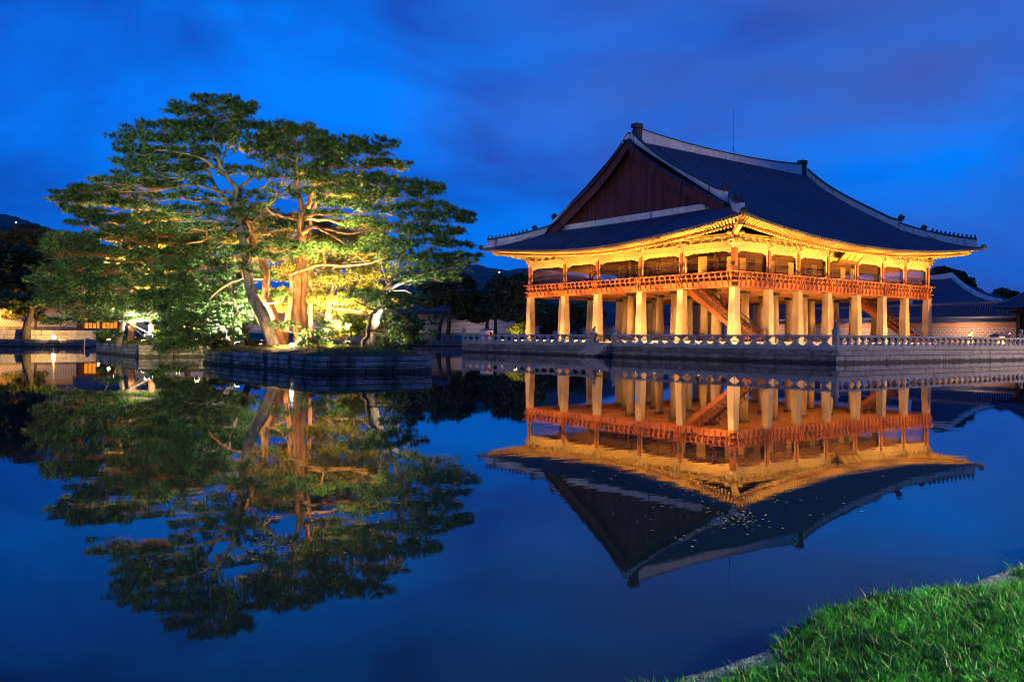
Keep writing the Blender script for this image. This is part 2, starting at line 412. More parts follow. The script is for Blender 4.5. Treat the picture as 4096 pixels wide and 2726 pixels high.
def tri_mesh(name, V, material, parent=None, kind=None, nper=3):
    """V: (n, nper, 3) array of separate faces"""
    off = np.array(worldloc(parent)) if parent is not None else np.zeros(3)
    n = len(V)
    me = bpy.data.meshes.new(name)
    me.vertices.add(n * nper); me.loops.add(n * nper); me.polygons.add(n)
    me.vertices.foreach_set('co', (V.reshape(-1, 3) - off).astype(np.float32).ravel())
    me.loops.foreach_set('vertex_index', np.arange(n * nper, dtype=np.int32))
    me.polygons.foreach_set('loop_start', np.arange(0, n * nper, nper, dtype=np.int32))
    me.polygons.foreach_set('loop_total', np.full(n, nper, dtype=np.int32))
    me.materials.append(MATS[material]); me.update(calc_edges=True); me.validate()
    o = bpy.data.objects.new(name, me); link(o, parent)
    if kind: o['kind'] = kind
    return o
def unit(a):
    return a / (np.linalg.norm(a, axis=-1, keepdims=True) + 1e-9)

# slightly rough unit stone blocks, shared by all walls
BLOCKS = {}
def block_mesh(matname, k):
    key = (matname, k)
    if key not in BLOCKS:
        rg = random.Random(k * 31 + 5)
        def j(): return rg.uniform(-0.012, 0.012)
        vs, b = [], 0.035
        m = MB()
        ring = [(-.5, -.5), (.5, -.5), (.5, .5), (-.5, .5)]
        for z, ins in ((-.5, b), (-.5 + b * 1.6, 0), (.5 - b * 1.6, 0), (.5, b)):
            for x, y in ring:
                vs.append(((x - math.copysign(ins, x)) + j(), (y - math.copysign(ins, y)) + j(), z + j() * .6))
        fs = [(3, 2, 1, 0), (12, 13, 14, 15)]
        for i in range(3):
            for q in range(4):
                fs.append((i * 4 + q, i * 4 + (q + 1) % 4, i * 4 + 4 + (q + 1) % 4, i * 4 + 4 + q))
        m.add(vs, fs)
        me = bpy.data.meshes.new('stone_block'); me.from_pydata(m.v, [], m.f); me.materials.append(MATS[matname])
        BLOCKS[key] = me
    return BLOCKS[key]
def put_block(parent, c, size, rz, matname, name='stone_block'):
    o = bpy.data.objects.new(name, block_mesh(matname, random.randrange(6)))
    o.location = Vector([float(a) for a in c]) - worldloc(parent)
    o.scale = [float(a) for a in size]; o.rotation_euler = (0, 0, rz)
    return link(o, parent)
def wall_blocks(parent, p0, p1, courses, matname, lo, hi, depth=0.5, gap=0.02, out=None):
    """courses: (z0, z1, protrusion); blocks laid from p0 to p1, outer face on the line"""
    p0 = np.array(p0, float); p1 = np.array(p1, float); Ln = np.linalg.norm(p1 - p0); t = (p1 - p0) / Ln
    n = np.array([t[1], -t[0]])                # outward = right of p0->p1
    rz = math.atan2(t[1], t[0])
    for z0, z1, pr in courses:
        s = -random.uniform(0, 0.3)
        while s < Ln - 0.05:
            w = random.uniform(lo, hi); a = max(s, 0); e = min(s + w, Ln)
            if Ln - e < lo * 0.4: e = Ln
            if e - a > 0.08:
                mid = p0 + t * (a + e) / 2 - n * (depth / 2 - pr - random.uniform(-.012, .012))
                put_block(parent, (mid[0], mid[1], (z0 + z1) / 2), (e - a - gap, depth, z1 - z0 - gap), rz, matname)
            s = e if e == Ln else s + w

LIGHTN = [0]
def lamp(kind, loc, target, power, color, size=None, spot=120, blend=0.6, radius=0.08, parent=None):
    ld = bpy.data.lights.new('lamp_light', kind); ld.energy = power; ld.color = color
    if kind == 'SPOT':
        ld.spot_size = math.radians(spot); ld.spot_blend = blend; ld.shadow_soft_size = radius
    elif kind == 'POINT':
        ld.shadow_soft_size = radius
    elif kind == 'AREA':
        ld.size = size or 0.5
    o = bpy.data.objects.new('lamp_light', ld); COL.objects.link(o)
    loc = Vector([float(a) for a in loc])
    if parent is not None:
        o.parent = parent; o.location = loc - worldloc(parent)
    else:
        o.location = loc
    d = Vector([float(a) for a in target]) - loc
    o.rotation_euler = d.to_track_quat('-Z', 'Y').to_euler()
    return o
def floodlight(loc, target, power, color, label, group, spot=130, lens='lamp_warm', size=0.16, radius=0.08, globe=False):
    loc = np.array(loc, float); d = unit(np.array(target, float) - loc)
    e = empty('floodlight', loc, label, 'floodlight', group)
    side = unit(np.cross(d, [0, 0, 1.0])); up = np.cross(side, d)
    m = MB()
    q = [(-1, -.7), (1, -.7), (1, .7), (-1, .7)]
    back = [loc - d * size * .9 + side * x * size * .6 + up * y * size * .6 for x, y in q]
    frnt = [loc + side * x * size + up * y * size for x, y in q]
    m.add(back + frnt, [(3, 2, 1, 0), (0, 1, 5, 4), (1, 2, 6, 5), (2, 3, 7, 6), (3, 0, 4, 7)])
    m.build('housing', 'iron', e)
    m = MB(); m.add([p - d * .015 for p in frnt], [(0, 1, 2, 3)]); m.build('lens', lens, e)
    m = MB(); gz = loc[2] - size * 1.9
    m.tube([loc - d * size * .5, (loc[0], loc[1], gz)], 0.025, 6); m.build('bracket', 'iron', e)
    if globe:
        m = MB(); g_ = loc + d * size * 1.3
        m.lathe(g_[0], g_[1], [(size * .45, g_[2] - size * .9), (size * .95, g_[2] - size * .3), (size * .95, g_[2] + size * .3), (size * .4, g_[2] + size * .9)], 10); m.build('bulb', lens, e, smooth=True)
        lamp('POINT', g_ + np.array([0, 0, size * 1.6]), target, power, color, radius=radius, parent=e)
    else:
        lamp('SPOT', loc + d * 0.04, target, power, color, spot=spot, radius=radius, parent=e)
    return e

# ------------------------------------------------------------------ the setting
def nb(x):
    return 83.0 + (x + 48.5) * 0.132            # waterline of the north bank
m = MB(); m.grid([[(x, y, 0.0) for y in (-47.6, 0, 50, 112)] for x in (-190, -100, 0, 60, 75)])
w_ = m.build('water', 'water'); w_['kind'] = 'structure'

m = MB()
B = 3000
m.add([(-B, -B, 0.1), (B, -B, 0.1), (B, -47.4, 0.1), (-B, -47.4, 0.1)], [(0, 1, 2, 3)])
m.add([(-B, -47.3, 1.02), (-175, -47.3, 1.02), (-175, nb(-175) + .4, 1.02), (-B, nb(-175) + .4, 1.02)], [(0, 1, 2, 3)])
m.add([(58, -47.3, 1.03), (B, -47.3, 1.03), (B, nb(58) + .4, 1.03), (58, nb(58) + .4, 1.03)], [(0, 1, 2, 3)])
m.add([(-B, nb(-175) + .4, 1.02), (-175, nb(-175) + .4, 1.02), (58, nb(58) + .4, 1.02), (B, nb(58) + .4, 1.02), (B, B, 1.02), (-B, B, 1.02)], [(0, 1, 2, 3, 4, 5)])
m.add([(58, -47.3, -1), (58, nb(58), -1), (58, nb(58), 1.03), (58, -47.3, 1.03)], [(0, 1, 2, 3)])
g_ = m.build('ground', 'lawn'); g_['kind'] = 'structure'

# wooded hills beyond the palace
def hill_line(us, vs, d0, d1, name, rough):
    m = MB(); n = 260
    P = []
    for i in range(n):
        u = us[0] + (us[-1] - us[0]) * i / (n - 1)
        v = float(np.interp(u, us, vs)) + rough * (RNG.normal() * 0.45 + 1.4 * math.sin(i * .37) + 1.2 * math.sin(i * 1.13))
        top = at(u, v, d1)
        base = at(u, 776, d0); base[2] = 0
        col = [tuple(base)]
        for t in (0.3, 0.6, 0.85):
            q = base * (1 - t) + top * t; q[2] += (top[2]) * (0.1 + .05 * math.sin(i * .21 + t * 5) + .03 * math.sin(i * .57 + t * 9)) * math.sin(math.pi * t)
            col.append(tuple(q))
        col.append(tuple(top))
        bk = at(u, 776, d1 * 1.5); bk[2] = 0; col.append(tuple(bk))
        P.append(col)
    m.grid(P)
    h = m.build(name, 'hill', smooth=True); h['kind'] = 'structure'
hill_line([-500, -150, 0, 30, 60, 90, 130, 200, 320, 600], [470, 480, 491, 496, 508, 515, 532, 560, 610, 690], 900, 1500, 'hills', 0.9)
hill_line([500, 800, 960, 1050, 1092, 1125, 1160, 1215, 1300, 1500, 2000, 2700], [690, 640, 612, 600, 607, 614, 622, 617, 630, 668, 715, 735], 700, 1100, 'hills', 0.9)

# north bank: stone revetment and the terrace behind it
def nbp(x, off):
    return (x - off * 0.131, nb(x) + off * 0.991)
e = empty('pond_bank_wall', (*nbp(-10, 0), 0), 'long low two-course stone wall holding the far north bank of the pond', 'stone wall')
m = MB()
a, b = nbp(-120, .12), nbp(62, .12); c_, d_ = nbp(62, 1.2), nbp(-120, 1.2)
for z0, z1 in ((-.5, 0.99),):
    m.add([(*a, z0), (*b, z0), (*c_, z0), (*d_, z0), (*a, z1), (*b, z1), (*c_, z1), (*d_, z1)], [(4, 5, 6, 7), (0, 1, 5, 4), (1, 2, 6, 5), (2, 3, 7, 6), (3, 0, 4, 7)])
m.build('wall_core', 'joint', e)
wall_blocks(e, nbp(-60, 0), nbp(38, 0), [(-.25, .5, 0), (.5, 1.04, .03)], 'wall_stone', 0.9, 2.1, 0.5, 0.03)
e = empty('terrace_wall', (*nbp(-10, 6), 1.0), 'stone terrace step behind the grass strip on the north bank', 'stone wall')
m = MB()
for x0, x1 in ((-75, -33.5), (8, 36)):
    a, b, c_, d_ = nbp(x0, 6.12), nbp(x1, 6.12), nbp(x1, 13), nbp(x0, 13)
    m.add([(*a, 1), (*b, 1), (*c_, 1), (*d_, 1), (*a, 2.3), (*b, 2.3), (*c_, 2.42), (*d_, 2.42)], [(4, 5, 6, 7), (0, 1, 5, 4), (1, 2, 6, 5), (2, 3, 7, 6), (3, 0, 4, 7)])
m.build('terrace_fill', 'soil', e)
wall_blocks(e, nbp(-62, 6), nbp(-33.5, 6), [(1.0, 1.62, 0), (1.62, 2.36, .02)], 'pale_stone', 0.9, 1.9, 0.5, 0.03)
wall_blocks(e, nbp(8, 6), nbp(36, 6), [(1.0, 1.6, 0), (1.6, 2.3, .02)], 'wall_stone', 0.9, 1.9, 0.5, 0.03)

def palace_wall(p0, p1, z0, z1, label, body, band, rowgap=0.30, right=1):
    """wall of squared blocks with a brick band and a little tiled roof; faces to the right of p0->p1"""
    p0 = np.array(p0, float); p1 = np.array(p1, float); L_ = np.linalg.norm(p1 - p0); t = (p1 - p0) / L_; n = np.array([t[1], -t[0]])
    mid = (p0 + p1) / 2
    e = empty('palace_wall', (mid[0], mid[1], z0), label, 'palace wall')
    def slab(a, b, za, zb, name, mt):
        m = MB(); q = [p0 + n * b, p1 + n * b, p1 + n * a, p0 + n * a]
        m.add([(*x, za) for x in q] + [(*x, zb) for x in q], [(4, 5, 6, 7), (0, 1, 5, 4), (1, 2, 6, 5), (2, 3, 7, 6), (3, 0, 4, 7)])
        m.build(name, mt, e)
    zb = z1 - 0.75
    slab(-.4, .08, z0, z0 + .5, 'wall_footing', 'wall_stone')
    slab(-.4, 0, z0 + .5, zb, 'block_courses', body)
    slab(-.4, .03, zb, z1 - .08, 'brick_band', band)
    slab(-.45, .16, z1 - .08, z1 + .02, 'plaster_cornice', 'mortar')
    m = MB()
    ce = -.2
    for sgn, o in ((1, .55), (-1, -.95)):
        q = [p0 + n * o, p1 + n * o, p1 + n * ce, p0 + n * ce]
        m.add([(*q[0], z1 + .08), (*q[1], z1 + .08), (*q[2], z1 + .62), (*q[3], z1 + .62), (*q[0], z1 + .02), (*q[1], z1 + .02)], [(0, 1, 2, 3), (4, 5, 1, 0)])
    s = 0.1
    while s < L_:
        p = p0 + t * s
        a = p + n * .57; b = p + n * ce
        m.tube([(*a, z1 + .12), (*b, z1 + .66)], .085, 6); s += rowgap
    m.build('roof_tiles', 'roof_tile', e, kind='stuff')
    m = MB(); q = [p0 + n * (ce + .16), p1 + n * (ce + .16), p1 + n * (ce - .16), p0 + n * (ce - .16)]
    m.add([(*x, z1 + .58) for x in q] + [(*x, z1 + .86) for x in q], [(4, 5, 6, 7), (0, 1, 5, 4), (1, 2, 6, 5), (2, 3, 7, 6), (3, 0, 4, 7)])
    m.build('ridge', 'roof_tile', e)
    return e
palace_wall(nbp(-75, 13), nbp(-35, 13), 2.35, 5.85, 'lamp-lit palace wall of grey blocks under a brick band on the left bank', 'far_brick_x', 'band_brick_x', 0.4)
palace_wall(nbp(-28, 13.3), nbp(31, 13.3), 2.3, 6.15, 'unlit violet-grey palace wall with a tiled top between the pines and the pavilion', 'far_brick_x', 'band_brick_x', 0.45)
palace_wall(nbp(33, 14.5), nbp(78, 14.5), 2.3, 6.6, 'dim palace wall seen between the stone columns behind the pavilion', 'far_brick_x', 'band_brick_x', 0.45)
palace_wall((62, 90), (62, 1.8), 1.0, 4.45, 'warm brown palace wall with an orange brick band right of the pavilion', 'far_brick_y', 'band_brick_y', 0.3)

# stone stele standing in the water by the far bank
p = at(200.5, 797, 112); t_ = empty('stone_post', (p[0], p[1], 0), 'short tapered stone post standing in the water before the left bank', 'stone post')
m = MB(); m.frustum(p[0], p[1], -.6, 1.15, .42, .42, .24, .24); m.frustum(p[0], p[1], 1.153, 1.25, .24, .24, .12, .12); m.build('shaft', 'wall_stone', t_)

# lit hall with lattice doors on the left bank
p = np.array([*nbp(-31.5, 12.0), 2.35])
hall = empty('lattice_hall', p, 'small hall with glowing orange lattice doors on the left bank', 'hall')
hx = np.array([0.991, 0.131]); hn = np.array([0.131, -0.991])
def hpt(a, o, z): return (p[0] + hx[0] * a + hn[0] * o, p[1] + hx[1] * a + hn[1] * o, z)
def hbox(mb, a0, a1, o0, o1, z0, z1):
    q = [hpt(a0, o1, 0), hpt(a1, o1, 0), hpt(a1, o0, 0), hpt(a0, o0, 0)]
    mb.add([(x, y, z0) for x, y, _ in q] + [(x, y, z1) for x, y, _ in q], [(3, 2, 1, 0), (4, 5, 6, 7), (0, 1, 5, 4), (1, 2, 6, 5), (2, 3, 7, 6), (3, 0, 4, 7)])
m = MB(); hbox(m, -3.4, 3.2, -3, 0, 2.3, 2.62); m.build('plinth', 'wall_stone', hall)
m = MB(); hbox(m, -3.3, 3.1, -2.9, -.4, 2.63, 5.0); m.build('wall', 'dark_wood', hall)
for a in (-2.9, -.25, 2.45):
    m = MB(); hbox(m, a - .16, a + .16, -.38, -.06, 2.63, 5.0); m.build('column', 'gate_wood', hall)
for b0 in (-2.7, -.05):
    for k in range(4):
        a0 = b0 + .02 + k * .6
        m = MB(); hbox(m, a0 + .02, a0 + .56, -.3, -.26, 2.75, 4.3); dr = m.build('lattice_door', 'lit_paper', hall)
        m = MB()
        hbox(m, a0, a0 + .06, -.262, -.2, 2.7, 4.36); hbox(m, a0 + .54, a0 + .6, -.262, -.2, 2.7, 4.36)
        for z in (2.7, 4.3): hbox(m, a0 + .061, a0 + .539, -.262, -.205, z, z + .06)
        for q in range(3): hbox(m, a0 + .15 + q * .13, a0 + .165 + q * .13, -.262, -.24, 2.76, 4.3)
        for q in range(9): hbox(m, a0 + .061, a0 + .539, -.263, -.242, 2.9 + q * .155, 2.915 + q * .155)
        m.build('lattice', 'gate_wood', dr)
m = MB()
for k in range(9):
    pass
m.add([hpt(-4.2, .9, 4.75), hpt(4.0, .9, 4.75), hpt(3.6, -1.7, 6.5), hpt(-3.8, -1.7, 6.5), hpt(-4.2, -4.2, 4.75), hpt(4.0, -4.2, 4.75)], [(0, 1, 2, 3), (3, 2, 5, 4), (0, 3, 4), (1, 5, 2), (4, 5, 1, 0)])
for k in range(24):
    a = -4.1 + k * .34
    m.tube([hpt(a, .95, 4.82), hpt(a, -1.7, 6.58)], .09, 6)
m.build('roof', 'roof_tile', hall)
lamp('AREA', hpt(0, .3, 3.4), hpt(0, 5, 2.0), 60, (1, .5, .12), size=1.6, parent=hall)
# ------------------------------------------------------------------ the pavilion
XS = [0, 4.949, 9.594, 14.556, 19.844, 24.806, 29.451, 34.4]
YS = [0, 6.22, 11.662, 18.088, 23.53, 29.75]
CX, CY = 17.2, 14.875
Z_CAP0, Z_CAP1, Z_FL, Z_WT = 6.47, 6.77, 7.1, 10.1
pav = empty('pavilion', (CX, CY, 1.05), 'huge two-storey palace pavilion with a dark tiled roof glowing gold over stone columns', 'pavilion')

# stylobate
m = MB(); m.box(-1.6, 36.0, -1.6, 31.35, 0.9, 1.58); m.build('stylobate', 'pale_stone', pav)
# stone columns
for i, x in enumerate(XS):
    for j, y in enumerate(YS):
        outer = i in (0, 7) or j in (0, 5)
        m = MB()
        if outer:
            k0, k1 = .46, .345
            ch = .05
            vs = []
            for z, k in ((1.58, k0), (Z_CAP0, k1)):
                vs += [(x - k + ch, y - k, z), (x + k - ch, y - k, z), (x + k, y - k + ch, z), (x + k, y + k - ch, z), (x + k - ch, y + k, z), (x - k + ch, y + k, z), (x - k, y + k - ch, z), (x - k, y - k + ch, z)]
            m.add(vs, [tuple(range(7, -1, -1)), tuple(range(8, 16))] + [(a, (a + 1) % 8, 8 + (a + 1) % 8, 8 + a) for a in range(8)])
            c = m.build('stone_column', 'column_stone', pav)
        else:
            m.lathe(x, y, [(.46, 1.9), (.44, 3.2), (.36, Z_CAP0)], 16)
            c = m.build('stone_column', 'column_stone', pav, smooth=True)
            m = MB(); m.box(x - .58, x + .58, y - .58, y + .58, 1.581, 1.899); m.build('plinth', 'column_stone', c)
        m = MB(); kk = .375
        m.frustum(x, y, Z_CAP0 + .002, Z_CAP0 + .1, .34, .34, kk, kk); m.box(x - kk, x + kk, y - kk, y + kk, Z_CAP0 + .1, Z_CAP1)
        m.build('column_cap', 'cap_stone', c)
# deck: boards, joists and girders seen from below
m = MB(); m.box(-.5, 34.9, -.5, 30.25, Z_FL - .1, Z_FL); m.build('deck', 'deck_wood', pav)
k = 0
for q in np.arange(0.55, 29.6, 0.62):
    if min(abs(q - y) for y in YS) < .3: continue
    m = MB(); m.box(.2, 34.2, q - .11, q + .11, Z_FL - .34, Z_FL - .103); m.build('joist', 'deck_wood', pav)
for x in XS:
    m = MB(); m.box(x - .2, x + .2, -.3, 30.05, Z_CAP1 + .003, Z_FL - .104 - .24); m.box(x - .14, x + .14, -.3, 30.05, Z_FL - .34, Z_FL - .104); m.build('girder', 'deck_wood', pav)

# upper wooden columns
for i, x in enumerate(XS):
    for j, y in enumerate(YS):
        outer = i in (0, 7) or j in (0, 5)
        m = MB()
        if outer:
            k = .215 if (i in (0, 7) and j in (0, 5)) else .16
            m.box(x - k, x + k, y - k, y + k, Z_CAP1 + .002, Z_WT + .9)
            m.build('wooden_column', 'red_wood', pav)
        else:
            m.lathe(x, y, [(.24, Z_FL), (.23, 11.2)], 12); m.build('wooden_column', 'dark_wood', pav, smooth=True)
m = MB(); m.box(.2, 34.2, .2, 29.55, 11.0, 11.12); m.build('ceiling', 'dark_wood', pav)
for q in YS[1:-1]:
    m = MB(); m.box(.2, 34.2, q - .16, q + .16, 10.45, 10.99); m.build('tie_beam', 'dark_wood', pav)
for q in XS[1:-1]:
    m = MB(); m.box(q - .15, q + .15, .2, 29.55, 10.4, 10.44 + .5); m.build('tie_beam', 'dark_wood', pav)

# sides: frame of reference of each face: origin, along, outward, bay stops
SIDES = {
    'w': (np.array([0., 0, 0]), np.array([0., 1, 0]), np.array([-1., 0, 0]), YS),
    's': (np.array([0., 0, 0]), np.array([1., 0, 0]), np.array([0., -1, 0]), XS),
    'n': (np.array([0., 29.75, 0]), np.array([1., 0, 0]), np.array([0., 1, 0]), XS),
    'e': (np.array([34.4, 0., 0]), np.array([0., 1, 0]), np.array([1., 0, 0]), YS),
}
UP = np.array([0, 0, 1.0])
def fbox(mb, side, a0, a1, o0, o1, z0, z1):
    O, A, N, _ = SIDES[side]
    vs = [O + A * a + N * o + UP * z for z in (z0, z1) for a, o in ((a0, o0), (a1, o0), (a1, o1), (a0, o1))]
    mb.add(vs, [(3, 2, 1, 0), (4, 5, 6, 7), (0, 1, 5, 4), (1, 2, 6, 5), (2, 3, 7, 6), (3, 0, 4, 7)])
def fp(side, a, o, z):
    O, A, N, _ = SIDES[side]
    return O + A * a + N * o + UP * z

# railing: bracketed balusters, solid lower boards, round hand rail
bal_poly = [(.36, 6.56), (.50, 6.58), (.60, 6.75), (.63, 6.98), (.56, 7.16), (.52, 7.3), (.56, 7.46), (.66, 7.56), (.70, 7.72), (.66, 7.84), (.50, 7.84), (.52, 7.68), (.46, 7.5), (.42, 7.3), (.44, 7.1), (.40, 6.9)]
for side in 'wsne':
    O, A, N, ST = SIDES[side]
    Ln = ST[-1]
    m = MB(); m.tube([fp(side, -.62, .6, 7.92), fp(side, Ln + .62, .6, 7.92)], .062, 8); m.build('hand_rail', 'red_wood', pav, smooth=True)
    m = MB(); fbox(m, side, -.42, Ln + .42, .36, .46, 7.44, 7.53); m.build('middle_rail', 'red_wood', pav)
    m = MB(); fbox(m, side, -.36, Ln + .36, .30, .44, 6.48, 6.62); m.build('bottom_rail', 'red_wood', pav)
    for b in range(len(ST) - 1):
        a0, a1 = ST[b], ST[b + 1]
        vis = side in 'ws'
        n = max(6, int(round((a1 - a0) / .70)))
        m = MB(); fbox(m, side, a0 + .02, a1 - .02, .34, .40, 6.625, 7.24); m.build('railing_board', 'red_wood', pav)
        for k in range(n if vis else 0):
            a = a0 + (k + .5) * (a1 - a0) / n
            m = MB(); m.prism(bal_poly, fp(side, a, 0, 0), N, UP, A, .10)
            # leaf under the rail
            m.prism([(-.13, 7.80), (.13, 7.80), (.17, 7.865), (-.17, 7.865)], fp(side, a, .6, 0), A, UP, N, .17)
            m.build('baluster', 'red_wood', pav)
        m = MB(); m.prism(bal_poly, fp(side, a0, 0, 0), N, UP, A, .16); m.build('baluster', 'red_wood', pav)

# lintels, friezes, purlins, carved frames, brackets
SMALL = [(.02, 10.72), (.14, 10.70), (.24, 10.78), (.30, 10.72), (.42, 10.66), (.50, 10.58), (.56, 10.60), (.52, 10.74), (.42, 10.84), (.46, 10.94), (.38, 11.04), (.02, 11.06)]
BIG = [(.10, 10.16), (.18, 10.02), (.27, 10.16), (.33, 10.32), (.46, 10.42), (.62, 10.44), (.60, 10.52), (.48, 10.56), (.52, 10.68), (.66, 10.72), (.80, 10.74), (.78, 10.82), (.62, 10.88), (.66, 11.0), (.72, 11.12), (.60, 11.26), (.36, 11.24), (.10, 11.26)]
WING = [(-.62, 10.90), (-.66, 10.78), (-.50, 10.66), (-.46, 10.52), (-.30, 10.44), (-.26, 10.26), (-.16, 10.14), (.16, 10.14), (.26, 10.26), (.30, 10.44), (.46, 10.52), (.50, 10.66), (.66, 10.78), (.62, 10.90)]
for side in 'wsne':
    O, A, N, ST = SIDES[side]
    vis = side in 'ws'
    for b in range(len(ST) - 1):
        a0, a1 = ST[b], ST[b + 1]; w = a1 - a0
        m = MB(); fbox(m, side, a0 + .17, a1 - .17, -.14, .14, 10.13, 10.66); lt = m.build('lintel', 'lintel_paint', pav)
        if vis:
            m = MB()
            for aa in (a0 + .18, a1 - .98):
                fbox(m, side, aa, aa + .8, .142, .152, 10.15, 10.64)
            m.build('painted_end', 'scroll_paint', lt)
            m = MB(); fbox(m, side, a0 + .17, a1 - .17, -.1, .19, 10.664, 10.72); m.build('lintel_cap', 'cream_paint', lt)
        m = MB(); fbox(m, side, a0 + .17, a1 - .17, -.05, .05, 10.722, 11.10); m.build('frieze', 'scroll_paint', pav)
        n = 4
        for k in range(n if vis else 0):
            a = a0 + w * (k + 1) / (n + 1)
            m = MB(); m.prism(SMALL, fp(side, a, 0, 0), N, UP, A, .16)
            m.prism([(-.34, 11.03), (-.30, 10.90), (-.16, 10.78), (-.08, 10.725), (.08, 10.725), (.16, 10.78), (.30, 10.90), (.34, 11.03)], fp(side, a, .085, 0), A, UP, N, .06)
            m.build('frieze_bracket', 'bracket_paint', pav)
        # carved frame hanging under the lintel and down the columns
        m = MB()
        nn = 56; i0, i1 = a0 + .18, a1 - .18
        top = []
        for k in range(nn + 1):
            f = k / nn; a = i0 + (i1 - i0) * f; g = abs(f - .5) * 2
            dp = .20 + .07 * abs(math.sin(f * math.pi * 9)) + .30 * max(0, g - .62) / .38 * (1 + .3 * math.sin(g * 25)) + .05 * math.sin(f * math.pi)
            top.append((a, dp))
        for oo in (.05, -.05):
            m.grid([[fp(side, a, oo, 10.126), fp(side, a, oo, 10.126 - dp)] for a, dp in top])
        m.grid([[fp(side, a, .05, 10.126 - dp), fp(side, a, -.05, 10.126 - dp)] for a, dp in top])
        for sg, ab in ((1, i0), (-1, i1)):
            col = []
            for k in range(31):
                f = k / 30; z = 9.63 - f * (9.63 - 7.15)
                wd = .11 + .055 * abs(math.sin(f * math.pi * 8)) + .10 * max(0, .25 - f)
                col.append((z, wd))
            for oo in (.05, -.05):
                m.grid([[fp(side, ab, oo, z), fp(side, ab + sg * wd, oo, z)] for z, wd in col])
            m.grid([[fp(side, ab + sg * wd, .05, z), fp(side, ab + sg * wd, -.05, z)] for z, wd in col])
        m.build('carved_frame', 'cream_paint', pav)
        if vis:
            # weather film hung inside each bay, gathered in folds on the west side
            m = MB(); P = []
            nf = 90 if side == 'w' else 12
            for k in range(nf + 1):
                a = a0 + .2 + (w - .4) * k / nf
                o = -.32 + (.07 * math.sin(k * 2 * math.pi / 9.5 + .8 * math.sin(k * .31)) if side == 'w' else 0)
                zb = 8.15 + .10 * math.sin(k * .2 + b) + .05 * math.sin(k * .53) if side == 'w' else 7.95
                P.append([fp(side, a, o, 10.1), fp(side, a, o * (1 if k % 2 else 1), 9.0), fp(side, a, o - .02, zb)])
            m.grid(P); m.build('weather_film', 'film', pav, smooth=True)
            m = MB(); fbox(m, side, a0 + .17, a1 - .17, -.05, .02, 7.102, 7.82); m.build('gap_shade_board', 'dark_wood', pav)  # added dark board standing for the shade behind the railing gaps
            m = MB(); m.tube([fp(side, a0 + .2, -.26, 8.72), fp(side, a1 - .2, -.26, 8.72)], .014, 5); m.build('film_cord', 'cream_paint', pav)
    m = MB(); fbox(m, side, -.5, ST[-1] + .5, -.13, .16, 11.10, 11.22); m.build('bearing_beam', 'cream_paint', pav)
    m = MB(); m.tube([fp(side, -1.0, 0, 11.36), fp(side, ST[-1] + 1.0, 0, 11.36)], .14, 10); m.build('purlin', 'rafter_paint', pav, smooth=True)
    for a in ST:
        m = MB(); m.prism(BIG, fp(side, a, 0, 0), N, UP, A, .26); m.prism(WING, fp(side, a, .20, 0), A, UP, N, .09)
        m.build('column_bracket', 'bracket_paint', pav)
# light door panels hung on the inner columns
for j, (a, y) in enumerate([(6.3, 6.0), (8.4, 6.0), (11.0, 6.0), (13.2, 6.0), (16.6, 6.0), (20.9, 6.0), (23.2, 6.0), (26.5, 6.0), (28.6, 6.0)]):
    m = MB(); m.box(a, a + .95, y, y + .06, 7.5, 10.1); m.build('hung_door', 'cream_paint', pav)
for y in (7.2, 9.8):
    m = MB(); m.box(4.7, 4.76, y, y + 1.1, 7.5, 10.1); m.build('hung_door', 'cream_paint', pav)
m = MB(); m.box(5.0, 29.4, 6.9, 7.0, 7.11, 8.35); m.box(5.0, 5.1, 7.1, 22.8, 7.11, 8.2); m.build('inner_partition', 'dark_wood', pav)

# name board under the south eaves: three gold characters
bl, bh = 3.3, 1.5
tilt_v = np.array([0, -.95, 1.0]); tilt_v /= np.linalg.norm(tilt_v)
o0 = np.array([15.5, -.62, 9.72])
ex = np.array([1.0, 0, 0]); en = np.cross(ex, tilt_v)
m = MB()
def bq(a0, a1, b0, b1, n0, n1, mb):
    vs = [o0 + ex * a + tilt_v * b + en * n for n in (n0, n1) for a, b in ((a0, b0), (a1, b0), (a1, b1), (a0, b1))]
    mb.add(vs, [(3, 2, 1, 0), (4, 5, 6, 7), (0, 1, 5, 4), (1, 2, 6, 5), (2, 3, 7, 6), (3, 0, 4, 7)])
bq(0, bl, 0, bh, -.05, 0.0, m); nbd = m.build('name_board', 'gold_board', pav)
m = MB(); f = .14
bq(-f, 0, -f, bh + f, -.08, .06, m); bq(bl, bl + f, -f, bh + f, -.08, .06, m); bq(.001, bl - .001, -f, 0, -.08, .06, m); bq(.001, bl - .001, bh, bh + f, -.08, .06, m)
m.build('board_frame', 'board_black', nbd)
try:
    fc = bpy.data.curves.new('lettering', 'FONT'); fc.body = '\u6a13\u6703\u6176'; fc.size = 1.22; fc.align_x = 'CENTER'; fc.align_y = 'CENTER'; fc.extrude = 0.015; fc.offset = 0.012
    fo = bpy.data.objects.new('lettering', fc); COL.objects.link(fo)
    bpy.context.view_layer.update()
    dg = bpy.context.evaluated_depsgraph_get()
    me = bpy.data.meshes.new_from_object(fo.evaluated_get(dg)); me.name = 'lettering'
    bpy.data.objects.remove(fo)
    me.materials.clear(); me.materials.append(MATS['gold_paint'])
    lo = bpy.data.objects.new('lettering', me); link(lo, nbd)
    cpt = o0 + ex * bl / 2 + tilt_v * bh / 2 + en * 0.02 - np.array(worldloc(pav))
    R = Matrix(((ex[0], tilt_v[0], en[0], cpt[0]), (ex[1], tilt_v[1], en[1], cpt[1]), (ex[2], tilt_v[2], en[2], cpt[2]), (0, 0, 0, 1)))
    lo.matrix_local = R
except Exception as ex_:
    print('lettering failed', ex_)

